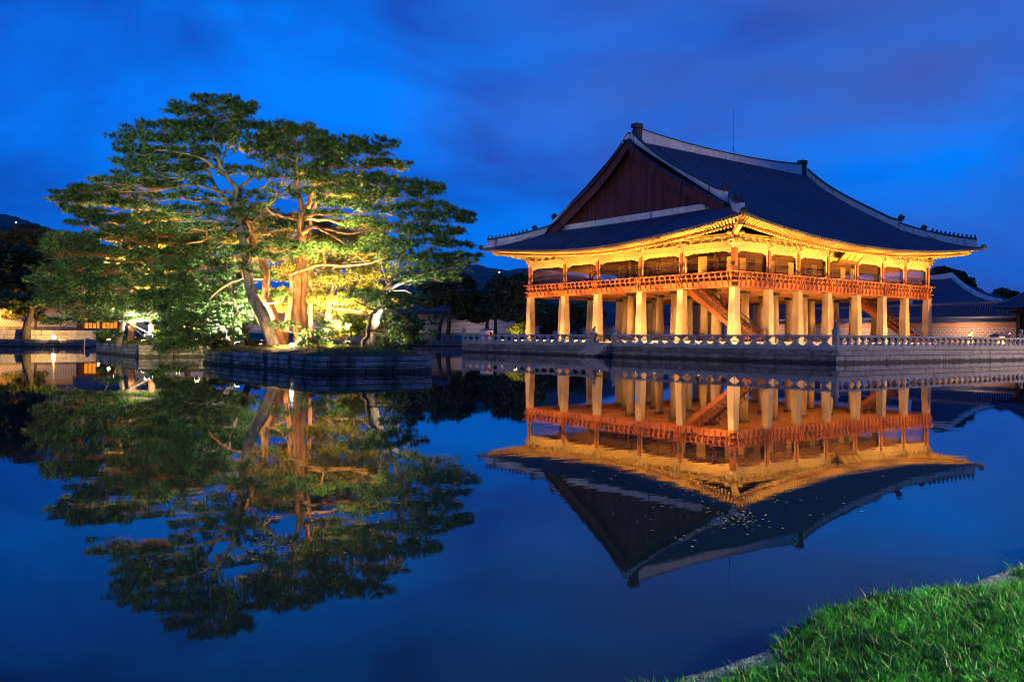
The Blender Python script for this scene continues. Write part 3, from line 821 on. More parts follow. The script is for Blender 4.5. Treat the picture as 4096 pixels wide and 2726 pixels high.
# stairs under the deck
def stair(x0, name):
    w = 1.9
    A0, A1 = np.array([x0, 7.0, 6.78]), np.array([x0, -.35, 1.6])
    dv = A1 - A0
    st = None
    for s_ in (0, w):
        m = MB()
        q = [A0 + [s_, 0, .1], A1 + [s_, 0, .1], A1 + [s_, .3, -.02], A0 + [s_, .3, -.42]]
        m.add([p_ + [-.06, 0, 0] for p_ in q] + [p_ + [.06, 0, 0] for p_ in q], [(3, 2, 1, 0), (4, 5, 6, 7), (0, 1, 5, 4), (1, 2, 6, 5), (2, 3, 7, 6), (3, 0, 4, 7)])
        st = m.build('stair_stringer', 'red_wood', pav)
        m = MB(); m.tube([A0 + [s_, 0, 1.0], A1 + [s_, 0, 1.0]], .05, 6)
        m.tube([A0 + [s_, 0, .55], A1 + [s_, 0, .55]], .035, 6)
        for k in range(13):
            b = A0 + dv * (k + .2) / 12.6
            m.tube([b + [s_, 0, .08], b + [s_, 0, .98]], .04, 5)
            if k < 12:
                c1 = b + [s_, 0, .2]; c2 = b + dv / 12.6 + [s_, 0, .2]
                m.add([c1 + [.01, 0, 0], c2 + [.01, 0, 0], c2 + [.01, 0, .3], c1 + [.01, 0, .3]], [(0, 1, 2, 3)])
        b = A1 + [s_, -.1, 0]; m.box(b[0] - .08, b[0] + .08, b[1] - .08, b[1] + .08, 1.585, 2.75)
        m.build('stair_railing', 'gate_wood', pav)
    for k in range(15):
        b = A0 + dv * (k + .5) / 15
        m = MB(); m.box(x0 + .065, x0 + w - .065, b[1] - .17, b[1] + .13, b[2] - .02, b[2] + .04); m.build('stair_tread', 'red_wood', pav)
stair(1.75, 'a'); stair(30.75, 'b')

# ---- roof
sp = np.array([0, 3.4, 8, 12.4, 16, 18.4, 19.4]); zp = np.array([22.75, 19.9, 17.05, 14.62, 12.45, 10.99, 10.42])
PC = np.polyfit(sp, zp, 4)
def prof(s): return float(np.polyval(PC, s))
def lift(d, s):
    return 1.55 * max(0., 1 - d / 19.) ** 1.6 * min(1.15, max(0., (s - 11.5) / 6.9)) ** 1.35
def over(d): return 3.5 + .8 * max(0., 1 - d / 17.) ** 1.8
# side-local coordinates: a = along the face from its column corner, o = outward overhang (negative = inwards)
def rz_(side, a, o):
    Ln = SIDES[side][3][-1]
    d = min(a + 4.3, Ln + 4.3 - a)
    s = CY + o
    return prof(s) + lift(max(d, 0), s)
def rp_(side, a, o, dz=0.):
    q = fp(side, a, o, 0); q[2] = rz_(side, a, o) + dz
    return q
def edge(side, a):
    Ln = SIDES[side][3][-1]
    return over(min(a + 4.3, Ln + 4.3 - a))
GX = 2.0                                        # gable wall set in from the end columns
VX = 1.0                                        # verge
def inner(side, a):
    """how far inward (negative o) the slope runs at a"""
    Ln = SIDES[side][3][-1]
    c = min(a, Ln - a)
    if side in 'sn':
        return -CY if c >= VX else -c
    return -GX if c >= GX else -c
for side in 'swne':
    Ln = SIDES[side][3][-1]
    P = []
    for a in np.unique(np.r_[np.linspace(-4.29, Ln + 4.29, 90), VX - .001, VX, Ln - VX, Ln - VX + .001, GX, Ln - GX]):
        e_ = edge(side, a); i_ = inner(side, a)
        if i_ < -e_ - 99: continue
        o1 = max(i_, -CY)
        P.append([rp_(side, a, e_ - .02 + (o1 - e_) * t, -.06) for t in np.linspace(0, 1, 13)])
    m = MB(); m.grid(P); m.build('roof_slope', 'roof_bed', pav, smooth=True)
def bare(side):
    return side in 'ne'
disc = None
for side in 'sw':
    O, A, N, ST = SIDES[side]; Ln = ST[-1]
    n = int((Ln + 8.2) / .31); 
    for k in range(n + 1):
        a = -4.1 + (Ln + 8.2) * k / n
        e_ = edge(side, a); i_ = inner(side, a)
        q = 10 if i_ < -5 else 6
        m = MB()
        m.tube([rp_(side, a, e_ + .05 + (i_ - e_) * t, .035) for t in np.linspace(0, 1, q)], .08, 6, cap=False)
        m.build('tile_row', 'roof_tile', pav)
        # round end tile and, between rows, the drip tile
        p_ = rp_(side, a, e_ + .06, .02)
        m = MB()
        pts = [p_ + N * .0, p_ + N * .035 - UP * .012]
        m.tube(pts, .105, 8)
        a2 = a + (Ln + 8.2) / n / 2
        if k < n:
            p2 = rp_(side, a2, edge(side, a2) + .05, -.06)
            m.prism([(-.14, .05), (-.10, -.04), (0, -.085), (.10, -.04), (.14, .05), (.07, .015), (0, 0), (-.07, .015)], p2, A, UP, N, .03)
        m.build('eave_tile', 'roof_tile', pav)
# north and east tile rows: only a sliver shows at the corners
for side, rngs in (('n', ((-4.1, 1.0),)), ('e', ((-4.1, 1.0),))):
    m = MB()
    for r0, r1 in rngs:
        a = r0
        while a < r1:
            e_ = edge(side, a)
            m.tube([rp_(side, a, e_ + .05 + (inner(side, a) - e_) * t, .035) for t in np.linspace(0, 1, 5)], .088, 6); a += .31
    m.build('tile_rows', 'roof_tile', pav, kind='stuff')

# eaves: soffit boards, round rafters, square flying rafters, fascia
def raft(side, a, full=True):
    O, A, N, ST = SIDES[side]; Ln = ST[-1]
    d = min(a + 4.3, Ln + 4.3 - a)
    e_ = over(d); l1 = lift(d, CY + e_)
    return e_, l1
def eave_pt(side, a, o, e_, z, wz):
    """z at mid eave, wz share of corner lift"""
    O, A, N, ST = SIDES[side]; Ln = ST[-1]
    d = min(a + 4.3, Ln + 4.3 - a)
    q = fp(side, a, o, z + lift(max(d, 0), CY + 3.5) * wz)
    return q
rnd_n = 0
for side in 'swne':
    O, A, N, ST = SIDES[side]; Ln = ST[-1]
    # soffit
    P, P2 = [], []
    def zr(o): return 11.76 - .53 * o
    for a in np.r_[np.linspace(-2.98, 3.39, 18), np.linspace(3.4, Ln - 3.4, 40), np.linspace(Ln - 3.39, Ln + 2.98, 18)]:
        e_ = edge(side, a); c = min(a, Ln - a); o2 = e_ - 1.3
        en_ = eave_pt(side, a, o2, e_, zr(2.2) + .0, .85)
        if c >= 3.4:
            P.append([eave_pt(side, a, -.4, e_, zr(-.4), .45), eave_pt(side, a, (o2 - .4) / 2, e_, zr((o2 - .4) / 2), .62), en_])
        else:
            ap = 3.4 if a < Ln / 2 else Ln - 3.4
            iv = fp(side, a + (ap - a) * .62, o2 + (-3.4 - o2) * .62, 0); iv[2] = en_[2] + .46 * np.linalg.norm((iv - en_)[:2])
            P.append([iv, iv * .5 + en_ * .5, en_])
    for a in np.linspace(-4.15, Ln + 4.15, 70):
        e_ = edge(side, a); c = min(a, Ln - a); o2 = max(e_ - 1.3, -c + .25) if c < 0 else e_ - 1.3
        o2 = min(o2, e_ + .14)
        P2.append([eave_pt(side, a, o2 - .25, e_, 10.83, .84), eave_pt(side, a, e_ - .1, e_, 10.87, 1.0)])
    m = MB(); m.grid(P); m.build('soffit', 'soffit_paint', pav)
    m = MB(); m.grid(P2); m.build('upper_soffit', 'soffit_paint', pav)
    # fascia strip under the tiles
    m = MB()
    pts = [(a, edge(side, a)) for a in np.linspace(-4.25, Ln + 4.25, 70)]
    for z0, z1, o0_, o1_ in ((10.86, 10.93, -.16, -.02),):
        rows = [[eave_pt(side, a, e_ + o0_, e_, z0, 1.), eave_pt(side, a, e_ + o1_, e_, z0, 1.), eave_pt(side, a, e_ + o1_, e_, z1, 1.), eave_pt(side, a, e_ + o0_, e_, z1, 1.)] for a, e_ in pts]
        m.grid([r + [r[0]] for r in rows])
    m.build('fascia', 'red_wood', pav)
    m = MB()
    rows = []
    for a, e_ in pts:
        if a < -2.9 or a > Ln + 2.9: continue
        o2 = e_ - 1.22
        rows.append([eave_pt(side, a, o2 - .1, e_, 10.575, .86), eave_pt(side, a, o2 + .03, e_, 10.575, .86), eave_pt(side, a, o2 + .03, e_, 10.64, .86), eave_pt(side, a, o2 - .1, e_, 10.64, .86)])
    m.grid([r + [r[0]] for r in rows]); m.build('rafter_batten', 'red_wood', pav)
    # rafters
    vis = side in 'ws'
    n = int((Ln + 7.0) / .41)
    for k in range(n + 1):
        a = -3.5 + (Ln + 7.0) * k / n
        c = min(a, Ln - a)
        if not vis:
            if c > 3.0 or (side == 'n' and a > Ln / 2) or (side == 'e' and a > Ln / 2): continue
        e_ = edge(side, a)
        o2 = e_ - 1.3
        piv = 3.4
        end = eave_pt(side, a, o2, e_, 10.46, .85)
        if c >= piv:
            st_ = eave_pt(side, a, -.3, e_, 11.78, .3)
        else:
            # fan towards the corner pivot
            ap = piv if a < Ln / 2 else Ln - piv
            f0 = .42 if c > 0 else .50
            st_ = eave_pt(side, a + (ap - a) * f0, o2 + (-piv - o2) * f0, e_, 10.46, .85)
            st_[2] = end[2] + .53 * np.linalg.norm((st_ - end)[:2]) * .85
        m = MB(); m.tube([end, st_], .095, 8); m.mi = 0
        ro = m.build('rafter', 'rafter_paint', pav, smooth=False)
        dv = unit(end - st_)
        m = MB(); m.tube([end + dv * .002, end + dv * .012], .086, 8); m.build('rafter_end', 'rafter_end', ro)
        # flying rafter
        e1 = eave_pt(side, a, e_ - .12, e_, 10.765, 1.0)
        if c >= piv: s1 = eave_pt(side, a, o2 - .35, e_, 10.745, .84)
        else:
            ap = piv if a < Ln / 2 else Ln - piv
            f1 = .16 + .04 * (c > 0)
            s1 = eave_pt(side, a + (ap - a) * f1, e_ + (-piv - e_) * f1 - .3, e_, 10.745, .86)
        t = unit(e1 - s1); sd_ = unit(np.cross(t, UP)); uu = np.cross(sd_, t)
        m = MB(); hw, hh = .062, .085
        m.add([p_ + sd_ * x * hw + uu * y * hh for p_ in (s1, e1) for x, y in ((-1, -1), (1, -1), (1, 1), (-1, 1))], [(3, 2, 1, 0), (4, 5, 6, 7), (0, 1, 5, 4), (1, 2, 6, 5), (2, 3, 7, 6), (3, 0, 4, 7)])
        m.build('flying_rafter', 'cream_paint', pav)
# hip rafters
for sx, sy, x0, y0 in ((-1, -1, 0, 0), (-1, 1, 0, 29.75), (1, -1, 34.4, 0), (1, 1, 34.4, 29.75)):
    dd = np.array([sx, sy, 0]) / math.sqrt(2); sdv = np.array([-dd[1], dd[0], 0])
    def hp(r, z): return np.array([x0, y0, z]) + dd * r
    for nm, r0, r1, z0, z1, h, w in (('hip_rafter', -1.5, 4.35, 11.35, 11.80, .25, .19), ('hip_rafter', 1.5, 6.02, 11.86, 12.42, .2, .18)):
        m = MB(); A_, B_ = hp(r0, z0), hp(r1, z1)
        m.add([p_ + sdv * x * w + UP * y * h for p_ in (A_, B_) for x, y in ((-1, -1), (1, -1), (1, 1), (-1, 1))], [(3, 2, 1, 0), (4, 5, 6, 7), (0, 1, 5, 4), (1, 2, 6, 5), (2, 3, 7, 6), (3, 0, 4, 7)])
        hr = m.build(nm, 'cream_paint', pav)
    m = MB()
    m.tube([hp(5.85, 12.44), hp(6.1, 12.5), hp(6.25, 12.6)], [.30, .30, .22], 8); m.build('tip_cap', 'ornament', hr)

# ridges
def ridge_wall(pts, h, th, name='ridge', cap=True, m_='plaster', side_n=None):
    """pts: base points along the crest; h: height list"""
    m = MB(); L_, R_ = [], []
    n = len(pts)
    rows = []; caps = []
    for i, p_ in enumerate(pts):
        t = unit(pts[min(i + 1, n - 1)] - pts[max(i - 1, 0)]); s_ = unit(np.cross(t, UP)); hh = h[i] if hasattr(h, '__len__') else h
        rows.append([p_ - s_ * th / 2 - UP * .25, p_ - s_ * th / 2 + UP * hh, p_ + s_ * th / 2 + UP * hh, p_ + s_ * th / 2 - UP * .25])
        caps.append([p_ - s_ * (th / 2 + .06) + UP * (hh + .004), p_ - s_ * (th / 2 + .06) + UP * (hh + .07), p_ - s_ * .1 + UP * (hh + .19), p_ + s_ * .1 + UP * (hh + .19), p_ + s_ * (th / 2 + .06) + UP * (hh + .07), p_ + s_ * (th / 2 + .06) + UP * (hh + .004)])
    m.grid(rows); m.add(rows[0], [(0, 1, 2, 3)]); m.add(rows[-1], [(3, 2, 1, 0)])
    o = m.build(name, m_, pav)
    if cap:
        m = MB(); m.grid([r + [r[0]] for r in caps]); m.add(caps[0], [tuple(range(6))]); m.add(caps[-1], [tuple(range(5, -1, -1))]); m.build('ridge_cap', 'ornament', o)
    return o
xs_ = np.linspace(2.7, 31.7, 25)
ridge_wall([np.array([x, CY, 22.62]) for x in xs_], [1.0 - .28 + .62 * (abs(x - CX) / 14.5) ** 2.2 for x in xs_], .5, 'main_ridge')
def end_block(x, sg):
    m = MB(); m.box(x - .42, x + .42, CY - .36, CY + .36, 22.3, 23.85); m.box(x - .30, x + .50, CY - .30, CY + .30, 23.851, 24.05)
    m.box(x - .5, x + .5, CY - .42, CY + .42, 24.051, 24.5); m.box(x + sg * .5, x + sg * .62, CY - .22, CY + .22, 23.2, 23.9)
    m.build('ridge_end', 'ornament', pav)
end_block(2.45, 1); end_block(31.95, -1)
def dragon(p_, d, sc=1.0):
    d = unit(np.array(d)); s_ = np.cross(d, UP)
    poly = [(-.34, 0), (.22, 0), (.36, .14), (.24, .2), (.38, .3), (.30, .42), (.12, .46), (.06, .62), (-.04, .48), (-.16, .60), (-.22, .42), (-.36, .34), (-.30, .16)]
    m = MB(); m.prism([(x * sc, y * sc) for x, y in poly], p_, d, UP, s_, .26 * sc); m.build('dragon_head', 'ornament', pav)
def figure(p_, d, k):
    d = unit(np.array(d)); s_ = np.cross(d, UP)
    if k == 0:
        poly = [(-.09, 0), (.09, 0), (.08, .16), (.04, .30), (.03, .44), (-.05, .44), (-.06, .26)]
    else:
        poly = [(-.16, 0), (-.10, .0), (-.05, .10), (.06, .02), (.14, 0), (.15, .06), (.09, .14), (.06, .24), (.11, .30), (.07, .38), (-.01, .36), (-.05, .26), (-.12, .16)]
    m = MB(); m.prism(poly, p_, d, UP, s_, .14); m.build('ridge_figure', 'ornament', pav)
for sx, sy, x0, y0, side in ((-1, -1, 0, 0, 's'), (-1, 1, 0, 29.75, 'n'), (1, -1, 34.4, 0, 's'), (1, 1, 34.4, 29.75, 'n')):
    def hipz(c):                                # c outward from the column corner
        a = -c if sx < 0 else 34.4 + c
        return rz_(side, a, c)
    cs = np.linspace(-2.15, 3.72, 14)
    pts = [np.array([x0 + sx * c, y0 + sy * c, hipz(c)]) for c in cs]
    hts = [.72 + .16 * max(0, (c + 0.2) / 3.9) for c in cs]
    ridge_wall(pts, hts, .42, 'hip_ridge')
    dd = np.array([sx, sy, 0.])
    def topz(c): return np.array([x0 + sx * c, y0 + sy * c, hipz(c) + .72 + .16 * max(0, (c + .2) / 3.9) + .17])
    for k in range(11):
        figure(topz(3.62 - k * .325), dd, k)
    dragon(topz(-.28), dd, .95)
    # descending ridge beside the verge
    xx = x0 - sx * 1.6
    ds = np.linspace(.3, 12.6, 22)
    pts = [np.array([xx, CY + sy * s_, prof(s_) + lift(6.0, s_)]) for s_ in ds]
    hh = [.92 - .12 * s_ / 12.6 + .22 * max(0, (s_ - 11.2) / 1.4) for s_ in ds]
    ridge_wall(pts, hh, .48, 'descending_ridge')
    dragon(pts[-1] + UP * (hh[-1] + .15), [0, sy, 0], 1.05)
# gables
for sx, x0 in ((-1, 0.), (1, 34.4)):
    gx = x0 - sx * GX; vx = x0 - sx * VX
    for sy in (-1, 1):
        # verge tiles
        s_ = .25
        while s_ < 12.9:
            z = prof(s_) + lift(6, s_) + .0
            y = CY + sy * s_
            m = MB(); m.tube([(vx + sx * .32, y, z + .0), (vx - sx * .42, y, z + .07)], .125, 8); m.build('verge_tile', 'roof_tile', pav)
            s_ += .33
        # bargeboard
        m = MB(); rows = []
        for s_ in np.linspace(0, 13.0, 16):
            z = prof(s_) + lift(6, s_); y = CY + sy * s_; bw = .95 + .1 * s_ / 13
            rows.append([(vx, y, z - .2), (vx, y, z - .2 - bw), (vx - sx * .1, y, z - .2 - bw), (vx - sx * .1, y, z - .2)])
        m.grid([r + [r[0]] for r in rows]); m.build('bargeboard', 'gable_wood', pav)
        m = MB(); rows = []
        for s_ in np.linspace(0, 13.0, 16):
            z = prof(s_) + lift(6, s_); y = CY + sy * s_
            rows.append([(vx + sx * .22, y, z - .13), (gx, y, z - .2)])
        m.grid(rows); m.build('verge_soffit', 'gable_wood', pav)
        for s_ in (1.0, 4.2, 7.6, 10.9):
            z = prof(s_) - .2; y = CY + sy * s_
            m = MB(); m.prism([(0, 0), (.16, -.06), (.20, -.5), (.32, -.9), (.24, -1.15), (.14, -.8), (.04, -.4)], (vx + sx * .06, y, z), np.array([0, -sy, 0]), UP, np.array([1., 0, 0]), .08); m.build('gable_hook', 'ornament', pav)
    nbd_ = 60
    for k in range(nbd_):
        y0_ = CY - 12.3 + 24.6 * k / nbd_; y1_ = y0_ + 24.6 / nbd_ - .035
        zt0 = prof(abs(y0_ - CY)) - .3; zt1 = prof(abs(y1_ - CY)) - .3
        if max(zt0, zt1) < 14.5: continue
        jx = random.uniform(0, .03)
        m = MB(); xa, xb = gx + sx * (.03 + jx), gx - sx * .03
        zb_ = 14.3
        zt0 = max(zt0, zb_ + .05); zt1 = max(zt1, zb_ + .05)
        m.add([(xa, y0_, zb_), (xa, y1_, zb_), (xa, y1_, zt1), (xa, y0_, zt0), (xb, y0_, zb_), (xb, y1_, zb_), (xb, y1_, zt1), (xb, y0_, zt0)], [(0, 1, 2, 3), (7, 6, 5, 4), (0, 3, 7, 4), (1, 5, 6, 2), (3, 2, 6, 7)])
        m.build('gable_board', 'gable_wood', pav)
    m = MB(); m.add([(gx - sx * .06, CY - 12.4, 14.2), (gx - sx * .06, CY + 12.4, 14.2), (gx - sx * .06, CY, 22.3)], [(0, 1, 2)]); m.build('gable_backing', 'dark_wood', pav)
    m = MB(); m.box(min(gx + sx * .06, gx + sx * .5), max(gx + sx * .06, gx + sx * .5), CY - 12.5, CY + 12.5, 14.1, 14.78); m.build('gable_foot_ridge', 'plaster', pav)
# lightning rod
m = MB(); m.tube([(18.3, CY, 23.3), (18.3, CY, 28.75)], [.03, .012], 6)
for k in range(3):
    an = k * 2.1; m.tube([(18.3 + .35 * math.cos(an), CY + .18 * math.sin(an), 23.3), (18.3, CY, 24.5)], .018, 5)
m.build('lightning_rod', 'iron', pav)
# ------------------------------------------------------------------ platform, balustrade, steps
PX, PS, PN, PE = -4.7, -13.2, 37.3, 52.0
plat = empty('stone_platform', (20, 12, 0), 'long coursed stone platform under the golden pavilion rising from the water', 'platform')
m = MB(); m.box(PX + .12, PE, PS + .12, PN, -.6, 1.03); m.build('platform_core', 'joint', plat)
m = MB(); m.box(PX + .55, PE - .3, PS + .55, PN - .3, 1.031, 1.06); m.build('platform_floor', 'island_grass', plat)
CRS = [(-.3, .57, 0), (.57, .98, -.02), (.98, 1.37, .05)]
wall_blocks(plat, (PX, PN), (PX, PS), CRS[:2], 'wall_stone', .75, 1.7, .5, .028)
wall_blocks(plat, (PX, PN), (PX, PS), CRS[2:], 'pale_stone', 1.7, 2.4, .55, .012)
wall_blocks(plat, (PX, PS), (33, PS), CRS[:2], 'pale_stone', .6, 1.6, .5, .028)
wall_blocks(plat, (PX, PS), (33, PS), CRS[2:], 'pale_stone', 1.7, 2.3, .55, .012)

BALM = {}
def baluster_mesh(w):
    if w not in BALM:
        prof_ = [(.50, 1.371), (.49, 1.42), (.40, 1.47), (.30, 1.53), (.19, 1.62), (.155, 1.70), (.19, 1.78), (.33, 1.83), (.45, 1.88), (.47, 1.95), (.40, 1.985)]
        m = MB(); sg = 12; vs = []; fs = []
        for r, z in prof_:
            for k in range(sg):
                an = 2 * math.pi * k / sg
                vs.append((r * w * math.cos(an), min(r, .34) * .5 * math.sin(an), z - 1.68))
        for i in range(len(prof_) - 1):
            for k in range(sg):
                k2 = (k + 1) % sg; fs.append((i * sg + k, i * sg + k2, (i + 1) * sg + k2, (i + 1) * sg + k))
        me = bpy.data.meshes.new('baluster'); me.from_pydata(vs, [], fs); me.materials.append(MATS['pale_stone'])
        me.polygons.foreach_set('use_smooth', [True] * len(me.polygons)); BALM[w] = me
    return BALM[w]
def beast(parent, p_, d, sc=1.0, mt='pale_stone'):
    """crouching guardian animal on a post, head raised"""
    d = unit(np.array([d[0], d[1], 0.])); p_ = np.array(p_, float); s_ = np.cross(d, UP)
    m = MB()
    def P(a, z, s=0): return p_ + d * a * sc + UP * z * sc + s_ * s * sc
    m.tube([P(-.20, .04), P(-.19, .16), P(-.10, .30), P(.02, .40), P(.10, .50), P(.20, .54), P(.30, .50)], [.10 * sc, .155 * sc, .16 * sc, .14 * sc, .13 * sc, .12 * sc, .05 * sc], 10)
    for s in (-.09, .09):
        m.tube([P(.02, .30, s), P(.12, .16, s * 1.1), P(.16, .0, s * 1.1)], [.07 * sc, .05 * sc, .055 * sc], 6)
        m.tube([P(-.16, .14, s * 1.3), P(-.04, .12, s * 1.5), P(.0, .0, s * 1.5)], [.09 * sc, .07 * sc, .06 * sc], 6)
        m.tube([P(.13, .58, s * .7), P(.09, .66, s * .9)], [.04 * sc, .012 * sc], 5)
    m.tube([P(-.24, .08), P(-.33, .18), P(-.30, .32)], [.05 * sc, .05 * sc, .02 * sc], 6)
    m.build('guardian_animal', mt, parent, smooth=True)
def balustrade(p0, p1, label, spacing, w, posts, grp='stone balustrades round the pavilion platform'):
    p0 = np.array(p0, float); p1 = np.array(p1, float); L_ = np.linalg.norm(p1 - p0); t = (p1 - p0) / L_; mid = (p0 + p1) / 2
    e = empty('stone_balustrade', (mid[0], mid[1], 1.37), label, 'balustrade', grp)
    rz = math.atan2(t[1], t[0]); nrm = np.array([t[1], -t[0]])
    n = int(L_ / spacing)
    for k in range(n):
        c = p0 + t * (k + .5) * L_ / n
        o = bpy.data.objects.new('baluster', baluster_mesh(w)); o.location = Vector((c[0], c[1], 1.68)) - worldloc(e); o.rotation_euler = (0, 0, rz); link(o, e)
    ns = max(1, int(round(L_ / 2.55)))
    for k in range(ns):
        a, b = p0 + t * (k * L_ / ns + .006), p0 + t * ((k + 1) * L_ / ns - .006)
        m = MB(); oct_ = [(-.15, 1.99), (.15, 1.99), (.17, 2.03), (.15, 2.11), (.08, 2.15), (-.08, 2.15), (-.15, 2.11), (-.17, 2.03)]
        vs = [(*(q + nrm * x), z) for q in (a, b) for x, z in oct_]
        m.add(vs, [tuple(range(7, -1, -1)), tuple(range(8, 16))] + [(i, (i + 1) % 8, 8 + (i + 1) % 8, 8 + i) for i in range(8)])
        m.build('hand_rail', 'pale_stone', e)
    for q, d, top in posts:
        m = MB(); x, y = q
        m.box(x - .2, x + .2, y - .2, y + .2, 1.372, top); m.box(x - .25, x + .25, y - .25, y + .25, top + .001, top + .08); m.frustum(x, y, top + .081, top + .16, .22, .22, .17, .17)
        po = m.build('post', 'pale_stone', e); beast(po, (x, y, top + .16), d, .92)
    return e
bx = PX + .17
balustrade((bx, PN - .45), (bx, 13.95), 'west balustrade left of the little wooden gate, with glowing gaps', 1.27, 1.0, [((bx, PN - .2), (-1, 0), 2.25), ((bx, 13.72), (-.3, -1), 2.2)])
balustrade((bx, 10.62), (bx, PS + .45), 'west balustrade between the wooden gate and the near platform corner', 1.27, 1.0, [((bx, 10.85), (-.3, 1), 2.2), ((bx, PS + .17), (-1, -.4), 2.42)])
balustrade((bx + .28, PS + .17), (36, PS + .17), 'south balustrade of pale stone running off to the right edge', .96, .74, [])

# wooden gate and stone steps
g = empty('wooden_gate', (bx, 12.3, 1.37), 'low dark wooden picket gate between two stone animal posts above the steps', 'gate')
for y0, y1 in ((11.12, 12.25), (12.31, 13.46)):
    m = MB(); m.box(bx - .03, bx + .03, y0, y0 + .07, 1.40, 2.12); m.box(bx - .03, bx + .03, y1 - .07, y1, 1.40, 2.12)
    m.box(bx - .025, bx + .025, y0 + .071, y1 - .071, 1.45, 1.53); m.box(bx - .025, bx + .025, y0 + .071, y1 - .071, 1.92, 2.0); lf = m.build('gate_leaf', 'gate_wood', g)
    for k in range(7):
        y = y0 + .16 + k * (y1 - y0 - .32) / 6
        m = MB(); m.box(bx - .045, bx - .026, y - .025, y + .025, 1.42, 2.16); m.build('picket', 'gate_wood', lf)
st = empty('stone_steps', (PX - 1, 12.3, 0), 'flight of stone steps descending from the gate into the water', 'steps')
for k in range(6):
    z1 = 1.30 - k * .225; x1 = PX - .03 - k * .36
    yl = 13.75
    n = 3
    for q in range(n):
        ya, yb = 10.85 + (yl - 10.85) * q / n + .01, 10.85 + (yl - 10.85) * (q + 1) / n - .01
        put_block(st, (x1 - .24, (ya + yb) / 2, z1 - .11), (.5, yb - ya, .215), 0, 'pale_stone', 'step')
    if z1 - .45 > 0:
        put_block(st, (x1 - .2, 12.3, (z1 - .24 - .3) / 2), (.38, 2.86, z1 - .24 + .3), 0, 'wall_stone', 'step_base')

# kiosk at the far end of the platform
kp = np.array([-2.6, 35.0, 1.06])
kk = empty('guard_kiosk', kp, 'tiny white kiosk with a red display behind the far balustrade end', 'kiosk')
m = MB(); m.box(kp[0] - .55, kp[0] + .55, kp[1] - .55, kp[1] + .55, 1.06, 2.62); m.build('booth', 'white_paint', kk)
m = MB(); m.frustum(kp[0], kp[1], 2.621, 2.85, .72, .72, .2, .2); m.build('roof', 'roof_tile', kk)
for a in (-.25, .22):
    m = MB(); m.box(kp[0] + a - .16, kp[0] + a + .16, kp[1] - .57, kp[1] - .551, 1.9, 2.45); w_ = m.build('window', 'dark_opening', kk)
    if a < 0:
        m = MB(); m.box(kp[0] + a - .1, kp[0] + a + .1, kp[1] - .58, kp[1] - .5701, 2.2, 2.36); m.build('display', 'red_display', w_)

# bridge posts with animals and a small tiled box behind the south balustrade
for k, (u, d, lab) in enumerate(((2232, 92, 'stone guardian animal behind the south balustrade, nearest the pavilion'), (2318, 94, 'stone guardian animal between the black-roofed box and the gate post'), (2349, 88, 'large stone guardian animal before the dark gateway at the right edge'))):
    p_ = at(u, 772, d)
    e = empty('animal_post', (p_[0], p_[1], 1.06), lab, 'statue', 'stone animals on the east bridge posts')
    m = MB(); m.box(p_[0] - .24, p_[0] + .24, p_[1] - .24, p_[1] + .24, 1.06, 2.12); m.box(p_[0] - .3, p_[0] + .3, p_[1] - .3, p_[1] + .3, 2.121, 2.22); m.build('post', 'pale_stone', e)
    beast(e, (p_[0], p_[1], 2.22), (.6 if k < 2 else -.8, -.6), 1.25 if k == 2 else 1.0)
p_ = at(2297, 772, 96); e = empty('tiled_box', (p_[0], p_[1], 1.06), 'small white box with a black tiled roof behind the south balustrade', 'box')
m = MB(); m.box(p_[0] - .8, p_[0] + .8, p_[1] - .4, p_[1] + .4, 1.06, 2.28); m.build('body', 'white_paint', e)
m = MB(); m.frustum(p_[0], p_[1], 2.281, 2.7, 1.05, .65, .85, .12); m.build('roof', 'roof_tile', e)

# ------------------------------------------------------------------ islands
def island(corners, h, label, seed):
    random.seed(seed)
    cx = sum(c[0] for c in corners) / 4; cy = sum(c[1] for c in corners) / 4
    e = empty('stone_island', (cx, cy, 0), label, 'island', 'walled pine islands in the pond')
    nw, sw, se, ne = [np.array(c, float) for c in corners]
    m = MB(); q = [np.array(c) + (np.array([cx, cy]) - np.array(c)) * .02 for c in (sw, se, ne, nw)]
    m.add([(*x, -.6) for x in q] + [(*x, h - .08) for x in q], [(4, 5, 6, 7), (0, 1, 5, 4), (1, 2, 6, 5), (2, 3, 7, 6), (3, 0, 4, 7)]); m.build('island_core', 'joint', e)
    c3 = [(-.3, h * .36, 0), (h * .36, h * .68, .0), (h * .68, h, .01)]
    for a, b in ((nw, sw), (sw, se), (se, ne)):
        wall_blocks(e, a, b, c3, 'island_stone', .5, 1.15, .5, .03)
    # mound of soil
    P = []
    for i in range(22):
        row = []
        for j in range(30):
            f, g_ = i / 21, j / 29
            p_ = (sw * (1 - f) + se * f) * (1 - g_) + (nw * (1 - f) + ne * f) * g_
            ed = min(f, 1 - f, g_, 1 - g_)
            ins = .985
            p_ = np.array([cx, cy]) + (p_ - np.array([cx, cy])) * ins
            row.append((p_[0], p_[1], h - .02 + .35 * min(1, ed * 5) ** .6 + .05 * RNG.normal() * (ed > 0)))
        P.append(row)
    m = MB(); m.grid(P); m.build('mound', 'soil', e, smooth=True)
    return e
ISL = [(-45.95, 4.0), (-45.95, -12.7), (-40.2, -13.5), (-38.2, 5.2)]
ISL2 = [(-45.0, 40.2), (-45.6, 21.2), (-35.5, 20.2), (-34.5, 41)]
island(ISL, .80, 'nearer walled island with the tall floodlit pines', 3)
island(ISL2, .97, 'farther walled island half hidden behind the left pines', 4)
